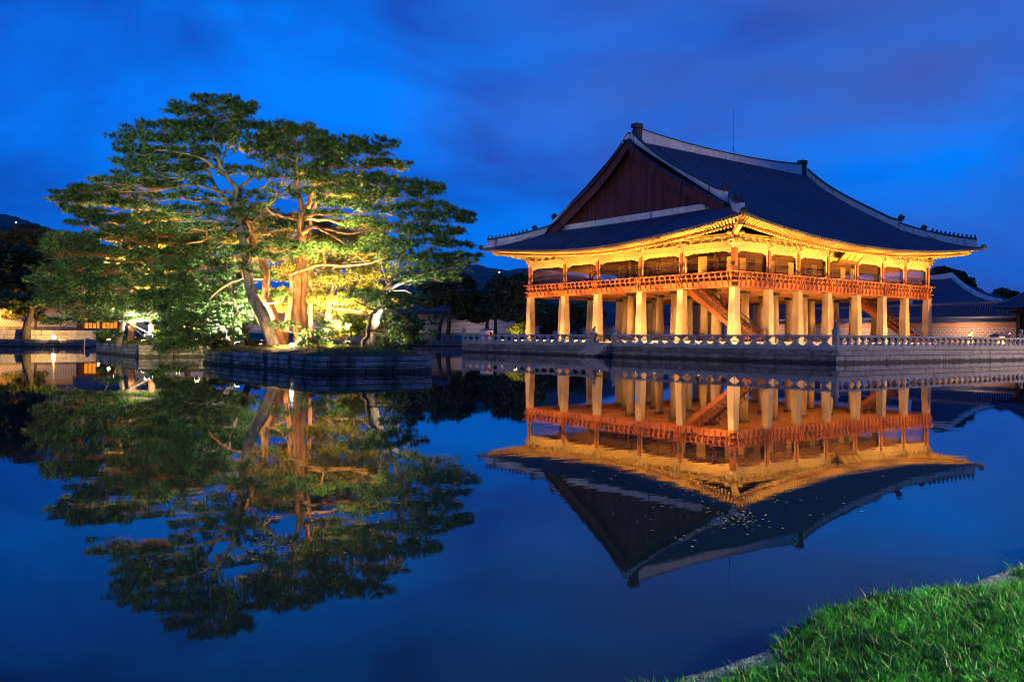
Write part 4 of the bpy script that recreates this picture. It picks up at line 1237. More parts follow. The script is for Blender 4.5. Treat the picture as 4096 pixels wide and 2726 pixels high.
def blades(area_fn, n, z_fn, hlo, hhi, wd, name, mt, lean=.5, seg=1):
    r = np.random.default_rng(len(name) + n)
    p_ = area_fn(r, n); z = z_fn(p_)
    az = r.uniform(0, 2 * np.pi, n); h = r.uniform(hlo, hhi, n); le = r.uniform(.1, lean, n) * h
    dx, dy = np.cos(az), np.sin(az); az2 = r.uniform(0, 2 * np.pi, n); wx, wy = np.cos(az2) * wd / 2, np.sin(az2) * wd / 2
    b = np.stack([p_[:, 0], p_[:, 1], z], 1)
    W_ = np.stack([wx, wy, 0 * wx], 1)
    mid = b + np.stack([dx * le * .35, dy * le * .35, h * .62], 1); tip = b + np.stack([dx * le, dy * le, h], 1)
    if seg == 1:
        V = np.stack([b - W_, b + W_, tip], 1)
    else:
        V = np.concatenate([np.stack([b - W_, b + W_, mid + W_ * .7], 1), np.stack([b - W_, mid + W_ * .7, mid - W_ * .7], 1), np.stack([mid - W_ * .7, mid + W_ * .7, tip], 1)], 0)
    o = tri_mesh(name, V, mt); o['kind'] = 'stuff'
    return o
def quad_area(c, ins=.97):
    nw, sw, se, ne = [np.array(x, float) for x in c]
    ce = (nw + sw + se + ne) / 4
    def f(r, n):
        a = r.random((n, 1)); b = r.random((n, 1))
        p_ = (sw * (1 - a) + se * a) * (1 - b) + (nw * (1 - a) + ne * a) * b
        return ce + (p_ - ce) * ins
    return f
def isl_z(c, h):
    nw, sw, se, ne = [np.array(x, float) for x in c]; ce = (nw + sw + se + ne) / 4
    hw, hl = abs(se[0] - sw[0]) / 2, abs(nw[1] - sw[1]) / 2
    def f(p_):
        ed = np.minimum(1 - np.abs(p_[:, 0] - ce[0]) / hw, 1 - np.abs(p_[:, 1] - ce[1]) / hl) / 2
        return h - .06 + .35 * np.clip(ed * 5, 0, 1) ** .6
    return f
blades(quad_area(ISL), 26000, isl_z(ISL, .8), .06, .22, .03, 'island_grass', 'island_grass', .9)
blades(quad_area(ISL2), 14000, isl_z(ISL2, .97), .08, .26, .04, 'island_grass', 'island_grass', .9)

# ------------------------------------------------------------------ near bank: rough stone edge and grass
def shore_y(x): return -46.70 + .06 * np.sin(x * 1.7) + .05 * np.sin(x * 3.9 + 1)
def shore_in(x):
    """width of the bare gravelly strip along the water"""
    return .21 + .09 * np.sin(x * 2.3) + .07 * np.sin(x * 5.1 + 1) + .05 * np.sin(x * 13) + .10 * np.clip((x + 57.0) / .8, 0, 1)
def bank_z(x, y):
    t = np.clip((shore_y(x) - y) / .16, 0, 1)
    return -.12 + .29 * t ** .6 + .03 * np.sin(x * 2.1 + y) * t + .10 * np.clip((-46.95 - y) / .9, 0, 1)
r = np.random.default_rng(5); n = 34000
x = r.uniform(-62, -46, n); y = shore_y(x) + .03 - r.random(n) ** .8 * (shore_in(x) + .22)
sz = r.uniform(.004, .011, n) * (1 + 1.2 * (r.random(n) < .04))
o_ = np.array([[1, 0, 0], [0, 1, 0], [-1, 0, 0], [0, -1, 0], [0, 0, 1], [0, 0, -1]], float)
V6 = o_[None] * sz[:, None, None] * r.uniform(.6, 1.3, (n, 6, 1)) * np.array([1.15, 1.15, .7]) + r.normal(0, .16, (n, 6, 3)) * sz[:, None, None]
V6 += np.stack([x, y, bank_z(x, y) + sz * .25], 1)[:, None]
F6 = [(0, 1, 4), (1, 2, 4), (2, 3, 4), (3, 0, 4), (1, 0, 5), (2, 1, 5), (3, 2, 5), (0, 3, 5)]
sg = tri_mesh('shore_gravel', np.concatenate([V6[:, f] for f in F6]), 'shore_rock'); sg['kind'] = 'stuff'
P = [[(x, y, float(bank_z(x, y)) + RNG.normal() * .005) for y in np.r_[np.linspace(-46.45, -47.7, 32), np.linspace(-47.8, -53, 20)]] for x in np.linspace(-66, -38, 260)]
m = MB(); m.grid(P); sh = m.build('near_bank', 'bank_soil', smooth=True); sh['kind'] = 'structure'
xs2 = np.linspace(-63, -46, 420)
m = MB(); m.grid([[(x, shore_y(x) + .05 - (shore_in(x) + .16) * t, float(bank_z(x, shore_y(x) + .05 - (shore_in(x) + .16) * t)) + .012 - .02 * (t > .93) + RNG.normal() * .004) for t in np.linspace(0, 1, 15)] for x in xs2])
ss = m.build('shore_edge', 'shore_rock', smooth=True); ss['kind'] = 'structure'
def near_area(r, n):
    out = []
    while sum(map(len, out)) < n:
        x = r.uniform(-61.8, -47, n); dpth = r.random(n) ** 1.0 * 3.4
        inner_ = shore_in(x)
        y = shore_y(x) - inner_ - dpth + r.normal(0, .05, n)
        q = np.stack([x, y], 1)
        rel = q - CAM[:2]; f = rel @ CF[:2]; s = rel @ CR[:2]
        keep = (f > 1.6) & (np.abs(s) < f * .66 + .4)
        out.append(q[keep])
    return np.concatenate(out)[:n]
def near_z(p_):
    return bank_z(p_[:, 0], p_[:, 1]) - .004
blades(near_area, 120000, near_z, .015, .055, .0085, 'bank_grass', 'bank_grass', 1.7, 2)
def wide_area(r, n):
    x = r.uniform(-66, -40, n); y = shore_y(x) - shore_in(x) - r.random(n) ** 1.4 * 6.0 + r.normal(0, .04, n)
    return np.stack([x, y], 1)
blades(wide_area, 110000, near_z, .03, .085, .014, 'bank_grass', 'bank_grass', 1.6, 1)
blades(near_area, 9000, near_z, .04, .10, .008, 'bank_grass', 'bank_grass', 1.4, 2)
blades(near_area, 2500, near_z, .03, .09, .008, 'dry_grass', 'dead_leaf', 1.8, 2)
# ------------------------------------------------------------------ trees
def needles(centers, dirs, r, n, wd, ln, up=.55):
    """n thin needles per tuft centre, fanning outwards/upwards"""
    N_ = len(centers); c = np.repeat(centers, n, 0); d0 = np.repeat(dirs, n, 0)
    d = unit(r.normal(size=(N_ * n, 3)) + d0 * 1.1 + np.array([0, 0, up]))
    side = unit(np.cross(d, r.normal(size=d.shape)))
    l = ln * r.uniform(.6, 1.25, (N_ * n, 1)); b = c + d * l * .08
    return np.stack([b - side * wd / 2, b + side * wd / 2, c + d * l], 1)
def pad_tufts(r, c, rx, rz, dens, rdp=None):
    """flat foliage pad: clumps of tufts on its top and rim"""
    rd = rdp or rx * .85
    n = max(14, int(dens * math.pi * rx * rd))
    ncl = max(6, int(4.2 * math.pi * rx * rd) + 3)
    an = r.uniform(0, 2 * np.pi, ncl); rr = np.sqrt(r.random(ncl)) * 1.0
    lump = 1 + .22 * np.sin(an * 3 + r.uniform(0, 6)) + .12 * np.sin(an * 5 + r.uniform(0, 6))
    cx, cy = rr * np.cos(an) * lump, rr * np.sin(an) * lump
    cz = (1 - rr ** 2) * .55 + r.uniform(-.6, .5, ncl)
    k = r.integers(0, ncl, n); sp_ = r.normal(0, .26, (n, 2))
    x = cx[k] + sp_[:, 0] * .36 / max(rx, .4) * 1.5; y = cy[k] + sp_[:, 1] * .36 / max(rd, .4) * 1.5; z = cz[k] + r.normal(0, .22, n)
    hr = np.array([CR[0], CR[1], 0]) ; hr /= np.linalg.norm(hr); hf = np.array([CF[0], CF[1], 0]); hf /= np.linalg.norm(hf)
    P = c + np.outer(x * rx, hr) + np.outer(y * rd, hf) + np.outer(z * rz, [0, 0, 1])
    D = unit(np.outer(x, hr) + np.outer(y, hf) + np.outer(.3 + 0 * x, [0, 0, 1]))
    tw = c + np.outer(cx * rx, hr) + np.outer(cy * rd, hf) + np.outer((cz - .35) * rz, [0, 0, 1])
    return P, D, tw
LAMPS = np.array([at(u, v, d) for u, v, d in ((671, 802, 45.9), (752, 783, 50.6), (545, 788, 51.5), (440, 770, 61), (453, 787, 58), (342, 772, 68), (268, 770, 72), (760, 806, 45.3), (882, 790, 46.6), (640, 782, 53.0), (800, 785, 53.0), (700, 790, 52.0), (600, 790, 49.6), (500, 808, 51.5), (730, 818, 42.5), (930, 812, 43.5), (330, 782, 70), (250, 780, 77), (668, 800, 46.4), (600, 782, 56.5), (862, 786, 53), (725, 782, 57), (410, 775, 74), (310, 775, 78), (225, 776, 80), (792, 801, 45.6), (566, 800, 49.5), (500, 780, 58))])   # keep boughs clear of the ground lamps
hr_ = unit(np.array([CR[0], CR[1], 0])); hf_ = unit(np.array([CF[0], CF[1], 0]))
def pine(label, d0, trunk, tr, limbs, pads, bark='red_bark', needle='needle_green', group='pines on the islands', dens=52, seed=1, nd=13, wd=.034, ln=.27):
    r = np.random.default_rng(seed)
    T = [at(u, v, d0 + dd) for u, v, dd in trunk]
    root = empty('pine_tree', T[0], label, 'pine tree', group)
    T[0] = T[0] - np.array([0, 0, .25])
    Tt, Rr = [], []
    for i in range(len(T) - 1):
        for q in range(3):
            f = q / 3; Tt.append(T[i] * (1 - f) + T[i + 1] * f + r.normal(0, .025, 3) * (i > 0)); Rr.append((tr[i] * (1 - f) + tr[i + 1] * f) * r.uniform(.94, 1.07))
    Tt.append(T[-1]); Rr.append(tr[-1])
    m = MB(); m.tube(Tt, Rr, 12); m.build('trunk', bark, root, smooth=True)
    skel = list(zip(Tt, Rr))[len(Tt) // 3:]
    for lp, r0, r1 in limbs:
        L_ = [at(u, v, d0 + dd) for u, v, dd in lp]; pts, rad = [], []
        for i in range(len(L_) - 1):
            for q in range(3):
                f = q / 3; g_ = (i + f) / (len(L_) - 1)
                pts.append(L_[i] * (1 - f) + L_[i + 1] * f + r.normal(0, .03, 3)); rad.append(r0 * (1 - g_) + r1 * g_)
        pts.append(L_[-1]); rad.append(r1)
        m = MB(); m.tube(pts, rad, 8); m.build('limb', bark, root, smooth=True)
        skel += list(zip(pts, rad))
    SK = np.array([s[0] for s in skel]); 
    allV = []; br = MB()
    for pd in pads:
        u, v, ru, rv = pd[:4]; dd = pd[4] if len(pd) > 4 else r.uniform(-1.8, 1.8)
        d = d0 + dd; c = at(u, v, d); sc = K / FPX * d; rx, rz = ru * sc * 1.12, rv * sc * 1.2
        if np.min(np.linalg.norm((LAMPS - c)[:, :2], axis=1) + np.abs(LAMPS[:, 2] - c[2]) * .45) < .7 + rx * .75 and v > 700: continue
        P, D, tw = pad_tufts(r, c, rx * .92, rz * .85, dens * .62)
        allV.append(needles(P, D, r, nd, wd * (d / 48) ** .8, ln * (d / 48) ** .4))
        for q_ in range(3):
            an = r.uniform(0, 6.28); rr_ = r.uniform(.75, 1.2)
            c2 = c + hr_ * (math.cos(an) * rx * rr_) + hf_ * (math.sin(an) * rx * .8 * rr_) + np.array([0, 0, r.uniform(-1.1, .7) * rz])
            s2 = r.uniform(.26, .46)
            P2, D2, tw2 = pad_tufts(r, c2, rx * s2, max(rz * .55, .16), dens * .9)
            allV.append(needles(P2, D2, r, nd, wd * (d / 48) ** .8, ln * (d / 48) ** .4)); tw = np.concatenate([tw, tw2[:2] - np.array([0, 0, .1])])
        # branch from the skeleton to the pad
        tgt = c - np.array([0, 0, rz * .5])
        dist = np.linalg.norm(SK - tgt, axis=1) + np.maximum(0, SK[:, 2] - tgt[2]) * 1.5
        j = int(np.argmin(dist)); a = SK[j]; L_ = np.linalg.norm(tgt - a)
        r0 = min(max(.03, .018 + .022 * L_), skel[j][1] * .8)
        midp = a * .45 + tgt * .55 + np.array([0, 0, -.05 * L_]) + r.normal(0, .06 * L_ + .02, 3) * np.array([1, 1, .5])
        br.tube([a, a * .75 + midp * .25 + r.normal(0, .02, 3), midp, tgt * .6 + midp * .4 + r.normal(0, .05, 3), tgt], [r0, r0 * .85, r0 * .65, r0 * .5, r0 * .35], 6)
        for q in tw[::2]:
            br.tube([midp * .3 + tgt * .7, tgt * .4 + q * .6 - np.array([0, 0, .06]), q], [r0 * .4, r0 * .28, .012], 4, cap=False)
    if br.v: br.build('branches', bark, root)
    tri_mesh('crown', np.concatenate(allV), needle, root)
    return root

def fill(poly, n, ru, rv, dd, seed):
    """n pads spread in a pixel polygon"""
    r = random.Random(seed); us = [p[0] for p in poly]; vs = [p[1] for p in poly]; out = []
    def ins(x, y):
        c = False; j = len(poly) - 1
        for i in range(len(poly)):
            if (poly[i][1] > y) != (poly[j][1] > y) and x < (poly[j][0] - poly[i][0]) * (y - poly[i][1]) / (poly[j][1] - poly[i][1]) + poly[i][0]: c = not c
            j = i
        return c
    tries = 0
    while len(out) < n and tries < 9000:
        tries += 1
        u, v = r.uniform(min(us), max(us)), r.uniform(min(vs), max(vs))
        if not ins(u, v): continue
        if any(abs(u - o[0]) < ru[0] * .8 and abs(v - o[1]) < rv[0] * .9 for o in out) and tries < 4000: continue
        out.append((u, v, r.uniform(*ru), r.uniform(*rv), r.uniform(*dd)))
    return out

# T1: tall leaning grey-barked pine with the highest crown
pine('tallest pine with pale scaly bark, its leaning trunk rooted at the island wall', 48.4,
     [(642, 812, 0), (612, 748, .2), (587, 693, .4), (573, 657, .5), (567, 600, .6), (564, 586, .6), (556, 536, .5), (550, 477, .3), (546, 458, .2), (542, 432, .1), (523, 407, 0), (500, 365, -.2), (490, 310, 0)],
     [.40, .33, .31, .28, .25, .24, .22, .21, .19, .16, .12, .09, .05],
     [([(542, 434, .1), (561, 427, .6), (585, 405, 1), (612, 385, 1.4)], .12, .05),
      ([(545, 445, .1), (505, 440, -.5), (468, 430, -1.2), (430, 412, -1.6)], .12, .05),
      ([(548, 462, .2), (500, 455, .8), (455, 452, 1.5), (420, 448, 2)], .1, .04),
      ([(551, 480, .2), (520, 470, 1), (470, 460, 1.6)], .1, .05),
      ([(554, 520, .4), (510, 512, -.6), (470, 505, -1.2), (400, 510, -1.8)], .11, .04),
      ([(556, 468, .2), (580, 440, .8), (610, 430, 1.2)], .11, .05),
      ([(523, 407, 0), (478, 370, -.6), (420, 350, -1.2), (360, 345, -1.8)], .1, .04),
      ([(505, 375, 0), (530, 330, .6), (545, 285, .6), (542, 258, .4)], .08, .03)],
     [(470, 235, 46, 9, 0), (525, 238, 50, 10, .5), (560, 243, 30, 8, .3), (432, 258, 44, 11, -.5), (500, 262, 52, 12, 0), (570, 262, 22, 8, .6),
      (325, 290, 32, 11, -1), (372, 298, 50, 14, -.6), (430, 292, 50, 13, 0), (490, 292, 52, 14, .4), (548, 290, 48, 13, .6), (600, 298, 34, 12, 1),
      (308, 312, 26, 9, -1.4), (352, 325, 52, 13, -1), (420, 328, 56, 15, -.4), (488, 325, 56, 15, .2), (556, 322, 48, 14, .8), (610, 328, 36, 13, 1.2),
      (298, 346, 30, 9, -1.6), (350, 352, 54, 12, -1.2), (415, 360, 56, 13, -.6), (478, 352, 50, 12, 0), (585, 350, 44, 12, 1),
      (300, 372, 34, 9, -1.5), (345, 384, 50, 11, -1.2), (400, 392, 50, 11, -.8), (570, 395, 40, 9, 1.2), (615, 372, 30, 11, 1.2),
      (330, 402, 44, 9, -1.2), (450, 385, 40, 8, .5), (440, 412, 34, 8, -1.5), (620, 405, 34, 10, 1)],
     'grey_bark', 'needle_dark', seed=11)
# T2: brown pine crossing behind T1
pine('brown curving pine whose trunk crosses behind the leaning grey one', 50.2,
     [(652, 796, 0), (634, 727, 0), (609, 685, 0), (612, 629, 0), (600, 600, 0), (584, 564, -.2), (575, 525, -.5), (567, 511, -.6), (538, 479, -.8), (502, 440, -1.2), (484, 407, -1.4), (468, 372, -1.6)],
     [.27, .24, .22, .2, .19, .185, .17, .16, .14, .11, .09, .05],
     [([(502, 440, -1.2), (455, 425, -1.6), (410, 428, -2), (360, 440, -2.4)], .09, .03),
      ([(567, 511, -.6), (520, 535, -1.4), (480, 552, -2), (430, 560, -2.2)], .09, .04),
      ([(575, 525, -.5), (552, 545, -1.2), (500, 570, -1.6)], .08, .03),
      ([(612, 640, 0), (560, 640, -1), (520, 655, -1.6), (480, 690, -2)], .1, .04),
      ([(606, 700, 0), (650, 690, -1), (670, 660, -1.5)], .06, .03)],
     [(395, 425, 48, 9, -2), (340, 428, 50, 10, -2.2), (290, 420, 46, 9, -2.4), (242, 420, 44, 9, -2), (440, 455, 40, 9, -2),
      (590, 455, 40, 13, -1.5), (545, 500, 40, 15, -1.5), (505, 492, 34, 11, -1.8), (470, 520, 46, 10, -2), (580, 580, 30, 12, -1.6), (540, 580, 34, 10, -2),
      (600, 490, 34, 10, -1), (640, 572, 44, 10, -1.2), (690, 575, 34, 8, -1), (560, 615, 24, 12, -1.5), (530, 540, 38, 9, -1.8), (650, 520, 40, 9, -.8), (455, 480, 44, 9, -1.8)],
     'red_bark', 'needle_dark', seed=12)
# T3: twin-stemmed red pine
pine('straight red-barked pine standing upright at the middle of the island', 49.2,
     [(686, 800, 0), (683, 713, 0), (687, 657, 0), (689, 600, 0), (692, 539, 0), (692, 508, 0), (694, 485, 0), (690, 462, 0), (684, 430, 0), (682, 362, 0), (676, 330, 0)],
     [.29, .225, .215, .21, .20, .195, .16, .12, .10, .07, .04],
     [([(704, 800, .1), (700, 713, .1), (701, 640, .1), (700, 570, .1), (697, 520, 0)], .19, .12),
      ([(696, 490, 0), (715, 464, .5), (723, 420, .8), (727, 387, 1), (740, 360, 1.2)], .17, .05),
      ([(697, 498, 0), (731, 491, -.5), (790, 492, -1), (836, 491, -1.2)], .11, .04),
      ([(698, 505, 0), (749, 503, .4), (782, 515, .6), (828, 505, .8)], .11, .04),
      ([(692, 538, 0), (723, 520, -.8), (749, 528, -1.2), (798, 536, -1.6), (846, 531, -1.8)], .13, .04),
      ([(735, 524, -1), (782, 552, -1.8), (826, 593, -2.2), (844, 606, -2.4)], .06, .025),
      ([(668, 632, -1.2), (728, 608, -1.6), (792, 612, -2), (851, 605, -2.2), (890, 592, -2.4)], .10, .035),
      ([(723, 440, .8), (760, 420, .6), (800, 400, .2), (850, 385, 0)], .09, .03),
      ([(690, 505, 0), (660, 500, -.8), (630, 492, -1.2), (600, 470, -1.4)], .08, .03)],
     [(640, 292, 36, 11, 0), (678, 300, 38, 12, .3), (712, 305, 34, 10, .5), (640, 318, 40, 13, 0), (690, 328, 48, 14, .4), (748, 326, 30, 9, .8), (800, 326, 34, 9, .4), (845, 330, 36, 9, 0), (885, 328, 26, 6, 0),
      (660, 350, 44, 13, 0), (722, 355, 48, 13, .6), (785, 350, 48, 13, .4), (838, 350, 42, 11, 0), (875, 345, 26, 8, 0),
      (690, 385, 44, 13, 0), (755, 382, 48, 12, .6), (815, 378, 46, 11, .2), (868, 378, 36, 8, 0), (912, 376, 28, 5, 0),
      (650, 400, 34, 12, -.8), (735, 415, 46, 12, .8), (792, 410, 44, 11, .4), (842, 408, 34, 9, 0),
      (640, 440, 36, 12, -1.2), (722, 445, 34, 10, -1), (768, 440, 42, 11, .6), (820, 440, 38, 10, .2), (600, 478, 34, 10, -1.4), (780, 472, 44, 10, -.8), (838, 478, 36, 10, -1), (745, 490, 34, 7, -1.2), (820, 515, 36, 9, .8), (860, 520, 30, 9, -1.6), (738, 568, 40, 8, -2), (792, 573, 36, 9, -2), (845, 578, 44, 10, -2.2), (885, 573, 34, 10, -2.4), (700, 586, 24, 7, -1.4), (640, 560, 30, 8, -1), (640, 592, 28, 8, -1)],
     'red_bark', 'needle_green', seed=13)
pine('orange-lit pine close behind the upright red trunk', 53.0,
     [(712, 796, 0), (716, 700, .2), (712, 600, .3), (716, 500, .3), (735, 440, 0), (752, 400, 0)], [.13, .12, .11, .10, .08, .04],
     [([(730, 460, 0), (780, 440, 0), (820, 430, 0)], .08, .03)],
     [(660, 310, 44, 13, 0), (740, 335, 34, 12, 0), (790, 425, 50, 14, 0), (850, 440, 40, 11, 0), (900, 382, 40, 7, 0), (770, 460, 44, 14, 0), (840, 460, 44, 14, 0), (880, 410, 30, 8, 0), (610, 345, 40, 14, 0), (700, 410, 44, 14, 0)],
     'red_bark', 'needle_lit', seed=14)
# young pine at the foot of the red trunk
pine('young dark pine at the foot of the upright red trunk', 46.9,
     [(712, 806, 0), (708, 785, 0), (706, 765, 0), (712, 750, 0)], [.07, .06, .05, .03], [],
     [(690, 750, 34, 12, 0), (655, 752, 24, 8, 0), (722, 768, 32, 10, 0), (755, 748, 28, 7, 0), (700, 785, 26, 8, 0), (735, 788, 26, 7, 0)],
     'dark_bark', 'needle_dark', seed=15)
# T4: right-hand pine reaching towards the pavilion
pine('wide pine at the right end of the island with boughs reaching to the pavilion', 48.2,
     [(850, 797, 0), (859, 755, 0), (873, 713, 0), (881, 676, 0), (892, 660, 0), (907, 634, .2), (920, 600, .3), (938, 560, .4), (945, 520, .4)],
     [.26, .24, .21, .19, .15, .13, .10, .08, .05],
     [([(886, 668, 0), (938, 645, -.4), (980, 629, -.8), (1050, 612, -1.2)], .12, .03),
      ([(892, 655, 0), (884, 630, .4), (878, 600, .6), (874, 570, .8)], .07, .03),
      ([(907, 634, .2), (960, 590, .2), (1010, 560, 0), (1050, 545, 0)], .07, .025),
      ([(945, 540, .4), (949, 510, .4), (967, 450, .6), (975, 430, .6)], .07, .03),
      ([(940, 548, .4), (985, 520, 0), (1030, 500, 0)], .06, .025),
      ([(884, 672, 0), (930, 668, -1), (975, 690, -1.4)], .06, .025)],
     [(890, 420, 36, 10, .4), (930, 422, 40, 11, .5), (975, 425, 32, 9, .5), (1000, 432, 18, 8, .4), (870, 440, 34, 11, .6), (925, 447, 44, 11, .4), (985, 450, 34, 10, .4),
      (950, 475, 44, 12, .4), (1005, 480, 34, 11, .2), (1048, 488, 24, 9, 0), (1072, 492, 14, 6, 0), (900, 485, 40, 12, .8), (965, 502, 44, 12, .3), (1025, 505, 38, 11, 0), (1060, 508, 20, 7, 0),
      (905, 525, 44, 13, .8), (965, 532, 46, 13, .3), (1025, 535, 38, 11, 0), (1058, 536, 20, 7, 0), (920, 560, 46, 13, .8), (985, 562, 44, 12, .2), (1040, 565, 38, 10, -.2),
      (1075, 590, 22, 7, -.6), (1045, 592, 36, 9, -.6), (990, 595, 46, 12, 0), (930, 600, 46, 13, .5), (1020, 612, 44, 9, -.8), (965, 622, 46, 11, -.2), (900, 590, 34, 12, .8), (1000, 640, 34, 8, -.8), (945, 650, 34, 9, .3), (870, 555, 30, 11, 1)],
     'grey_bark', 'needle_green', seed=16)
# T5: small dark slanting pine in front at the right
pine('small dark slanting pine at the right corner of the island', 45.6,
     [(828, 811, 0), (838, 785, 0), (846, 769, 0), (849, 735, 0), (854, 722, 0), (868, 712, 0)], [.13, .12, .11, .10, .09, .06],
     [([(850, 760, 0), (880, 766, -.3), (905, 762, -.5), (930, 752, -.6)], .07, .03),
      ([(862, 715, 0), (900, 700, -.2), (950, 692, -.4)], .06, .025), ([(862, 715, 0), (835, 700, -.2), (815, 690, -.3)], .05, .02)],
     [(820, 682, 26, 8, 0), (850, 677, 34, 9, -.2), (890, 682, 36, 10, -.3), (930, 688, 34, 10, -.3), (968, 695, 26, 8, -.4), (865, 700, 30, 8, 0), (915, 708, 34, 9, -.2),
      (905, 738, 26, 9, -.6), (940, 735, 34, 12, -.6), (975, 742, 26, 9, -.6), (930, 758, 34, 10, -.6), (965, 765, 26, 8, -.6), (905, 765, 24, 7, -.6), (925, 782, 26, 9, -.5), (950, 790, 24, 9, -.4), (930, 802, 26, 6, -.4), (895, 790, 20, 8, -.4)],
     'dark_bark', 'needle_dark', seed=17, ln=.26)
# T6 and companions: yellow-green mass lit from below behind the trunks
pine('floodlit yellow-green pine behind, with a white-lit trunk foot', 54.0,
     [(742, 786, 0), (752, 741, 0), (758, 707, 0), (762, 680, 0), (770, 650, 0), (778, 620, 0), (780, 590, 0)], [.24, .21, .2, .17, .14, .1, .05],
     [([(758, 708, 0), (790, 712, -.6), (830, 714, -.8)], .07, .03), ([(770, 652, 0), (800, 648, .4), (850, 640, .4)], .07, .03), ([(775, 635, 0), (740, 640, .5), (715, 655, .6)], .06, .03)],
     fill([(705, 530), (860, 525), (900, 620), (880, 680), (800, 700), (730, 690), (705, 610)], 30, (32, 48), (9, 13), (-1.2, 2.6), 21) + fill([(700, 490), (880, 490), (880, 560), (700, 560)], 9, (32, 44), (9, 12), (1, 3.5), 91),
     'grey_bark', 'needle_lit', seed=18, dens=36)
pine('floodlit yellow-green pine between the two big trunks', 55.5,
     [(655, 790, 0), (662, 730, 0), (668, 700, 0), (672, 650, 0), (665, 600, 0), (655, 560, 0)], [.2, .18, .16, .14, .1, .05],
     [([(668, 700, 0), (640, 690, .4), (625, 660, .5)], .07, .03), ([(670, 660, 0), (700, 640, .3), (730, 630, .3)], .06, .03)],
     fill([(590, 500), (690, 490), (720, 560), (720, 700), (650, 720), (600, 690), (585, 600)], 22, (30, 44), (9, 13), (-1, 2.6), 22) + fill([(560, 490), (700, 490), (700, 600), (560, 600)], 9, (32, 44), (9, 12), (1, 3.5), 92),
     'red_bark', 'needle_lit', seed=19, dens=36)
pine('bushy lit pine low at the back of the island between trunks', 55.0,
     [(790, 795, 0), (800, 760, 0), (806, 735, 0), (812, 715, 0)], [.12, .1, .08, .05], [],
     fill([(755, 690), (880, 690), (890, 770), (820, 790), (760, 770)], 15, (26, 40), (9, 14), (-1, 1.6), 23),
     'grey_bark', 'needle_lit', seed=20, dens=36)
# T7, T8: left-middle trunks
pine('dark leaning pine left of the pale scaly trunk', 51.0,
     [(578, 798, 0), (560, 755, 0), (547, 727, 0), (538, 690, 0), (530, 650, 0), (520, 620, 0)], [.2, .18, .16, .14, .11, .06],
     [([(540, 695, 0), (500, 690, -.6), (470, 700, -.8)], .07, .03), ([(532, 655, 0), (490, 640, -.4), (440, 640, -.6)], .07, .03)],
     [(480, 600, 44, 12, .5), (520, 575, 40, 11, .8), (440, 610, 44, 12, .5), (470, 640, 46, 12, -.5), (525, 660, 34, 10, .8), (420, 655, 44, 11, -.5), (500, 690, 44, 11, -.5), (455, 700, 40, 11, -.8), (540, 735, 28, 9, -1), (470, 735, 40, 10, -1), (520, 770, 30, 8, -1.2), (430, 735, 34, 10, -.5), (490, 780, 34, 8, -1.2), (550, 690, 24, 9, .8)],
     'dark_bark', 'needle_green', seed=24)
pine('brightly lit forked pine leaning left beside the white floodlight', 52.5,
     [(542, 797, 0), (528, 778, 0), (516, 763, 0), (508, 746, 0), (498, 725, 0), (488, 705, 0)], [.19, .17, .15, .13, .1, .06],
     [([(512, 748, 0), (490, 742, -.4), (455, 746, -.7), (420, 742, -.9)], .06, .03), ([(510, 742, 0), (480, 722, -.3), (440, 735, -.6)], .06, .03), ([(514, 757, 0), (480, 765, -.5), (455, 785, -.7)], .06, .03), ([(578, 660, .5), (545, 665, -.2), (520, 690, -.4), (480, 715, -.6)], .07, .03)],
     [(420, 700, 40, 10, -.8), (380, 715, 40, 10, -.8), (450, 675, 44, 11, -.6), (400, 680, 44, 10, -.6), (360, 745, 34, 9, -1), (400, 765, 34, 9, -1.2), (440, 775, 30, 9, -1.3), (420, 790, 30, 8, -1.5), (480, 665, 34, 9, -.4), (385, 640, 44, 11, .5), (350, 690, 36, 10, 0)],
     'grey_bark', 'needle_green', seed=25)
pine('low green pine boughs filling the grove under the pale trunk', 53.5,
     [(470, 795, 0), (476, 760, 0), (480, 735, 0), (478, 705, 0)], [.12, .11, .09, .05],
     [([(478, 735, 0), (520, 720, .5), (560, 700, .8)], .05, .02), ([(478, 725, 0), (430, 712, -.4), (390, 700, -.6)], .05, .02)],
     fill([(395, 640), (640, 620), (650, 700), (600, 760), (540, 780), (400, 790)], 34, (24, 40), (8, 13), (-1.5, 2.5), 61) + [(455, 790, 30, 8, -1), (520, 785, 26, 7, -2), (410, 800, 34, 7, -2)],
     'grey_bark', 'needle_green', seed=81)
# back island
LB = 'pines on the islands'
pine('far-island pine with an orange forked top showing through gaps', 74,
     [(300, 788, 0), (306, 735, 0), (303, 690, 0), (299, 620, 0), (295, 560, 0), (292, 515, 0), (293, 500, 0)], [.34, .3, .28, .25, .22, .17, .1],
     [([(292, 520, 0), (278, 500, 0), (262, 488, 0)], .12, .05), ([(293, 512, 0), (310, 498, .4), (318, 482, .4)], .12, .05), ([(300, 640, 0), (260, 645, -1), (215, 655, -1.5), (170, 665, -2)], .12, .04), ([(304, 700, 0), (260, 705, -2), (210, 722, -3), (165, 735, -3.5)], .12, .04), ([(297, 590, 0), (250, 580, -1), (200, 590, -1.5)], .12, .04)],
     [(150, 445, 30, 7, 0), (195, 436, 40, 8, 0), (240, 440, 48, 9, .5), (300, 445, 48, 10, 0), (350, 455, 44, 9, 0), (140, 462, 30, 7, 0), (185, 462, 44, 9, 0), (240, 465, 44, 9, 1), (290, 470, 44, 9, 1), (345, 478, 48, 10, 1),
      (165, 482, 34, 7, 0), (205, 488, 40, 8, -1), (245, 505, 44, 9, -1), (330, 505, 44, 10, -1), (200, 515, 40, 8, -1), (385, 500, 48, 10, 1)],
     'red_bark', 'needle_green', seed=26, dens=34)
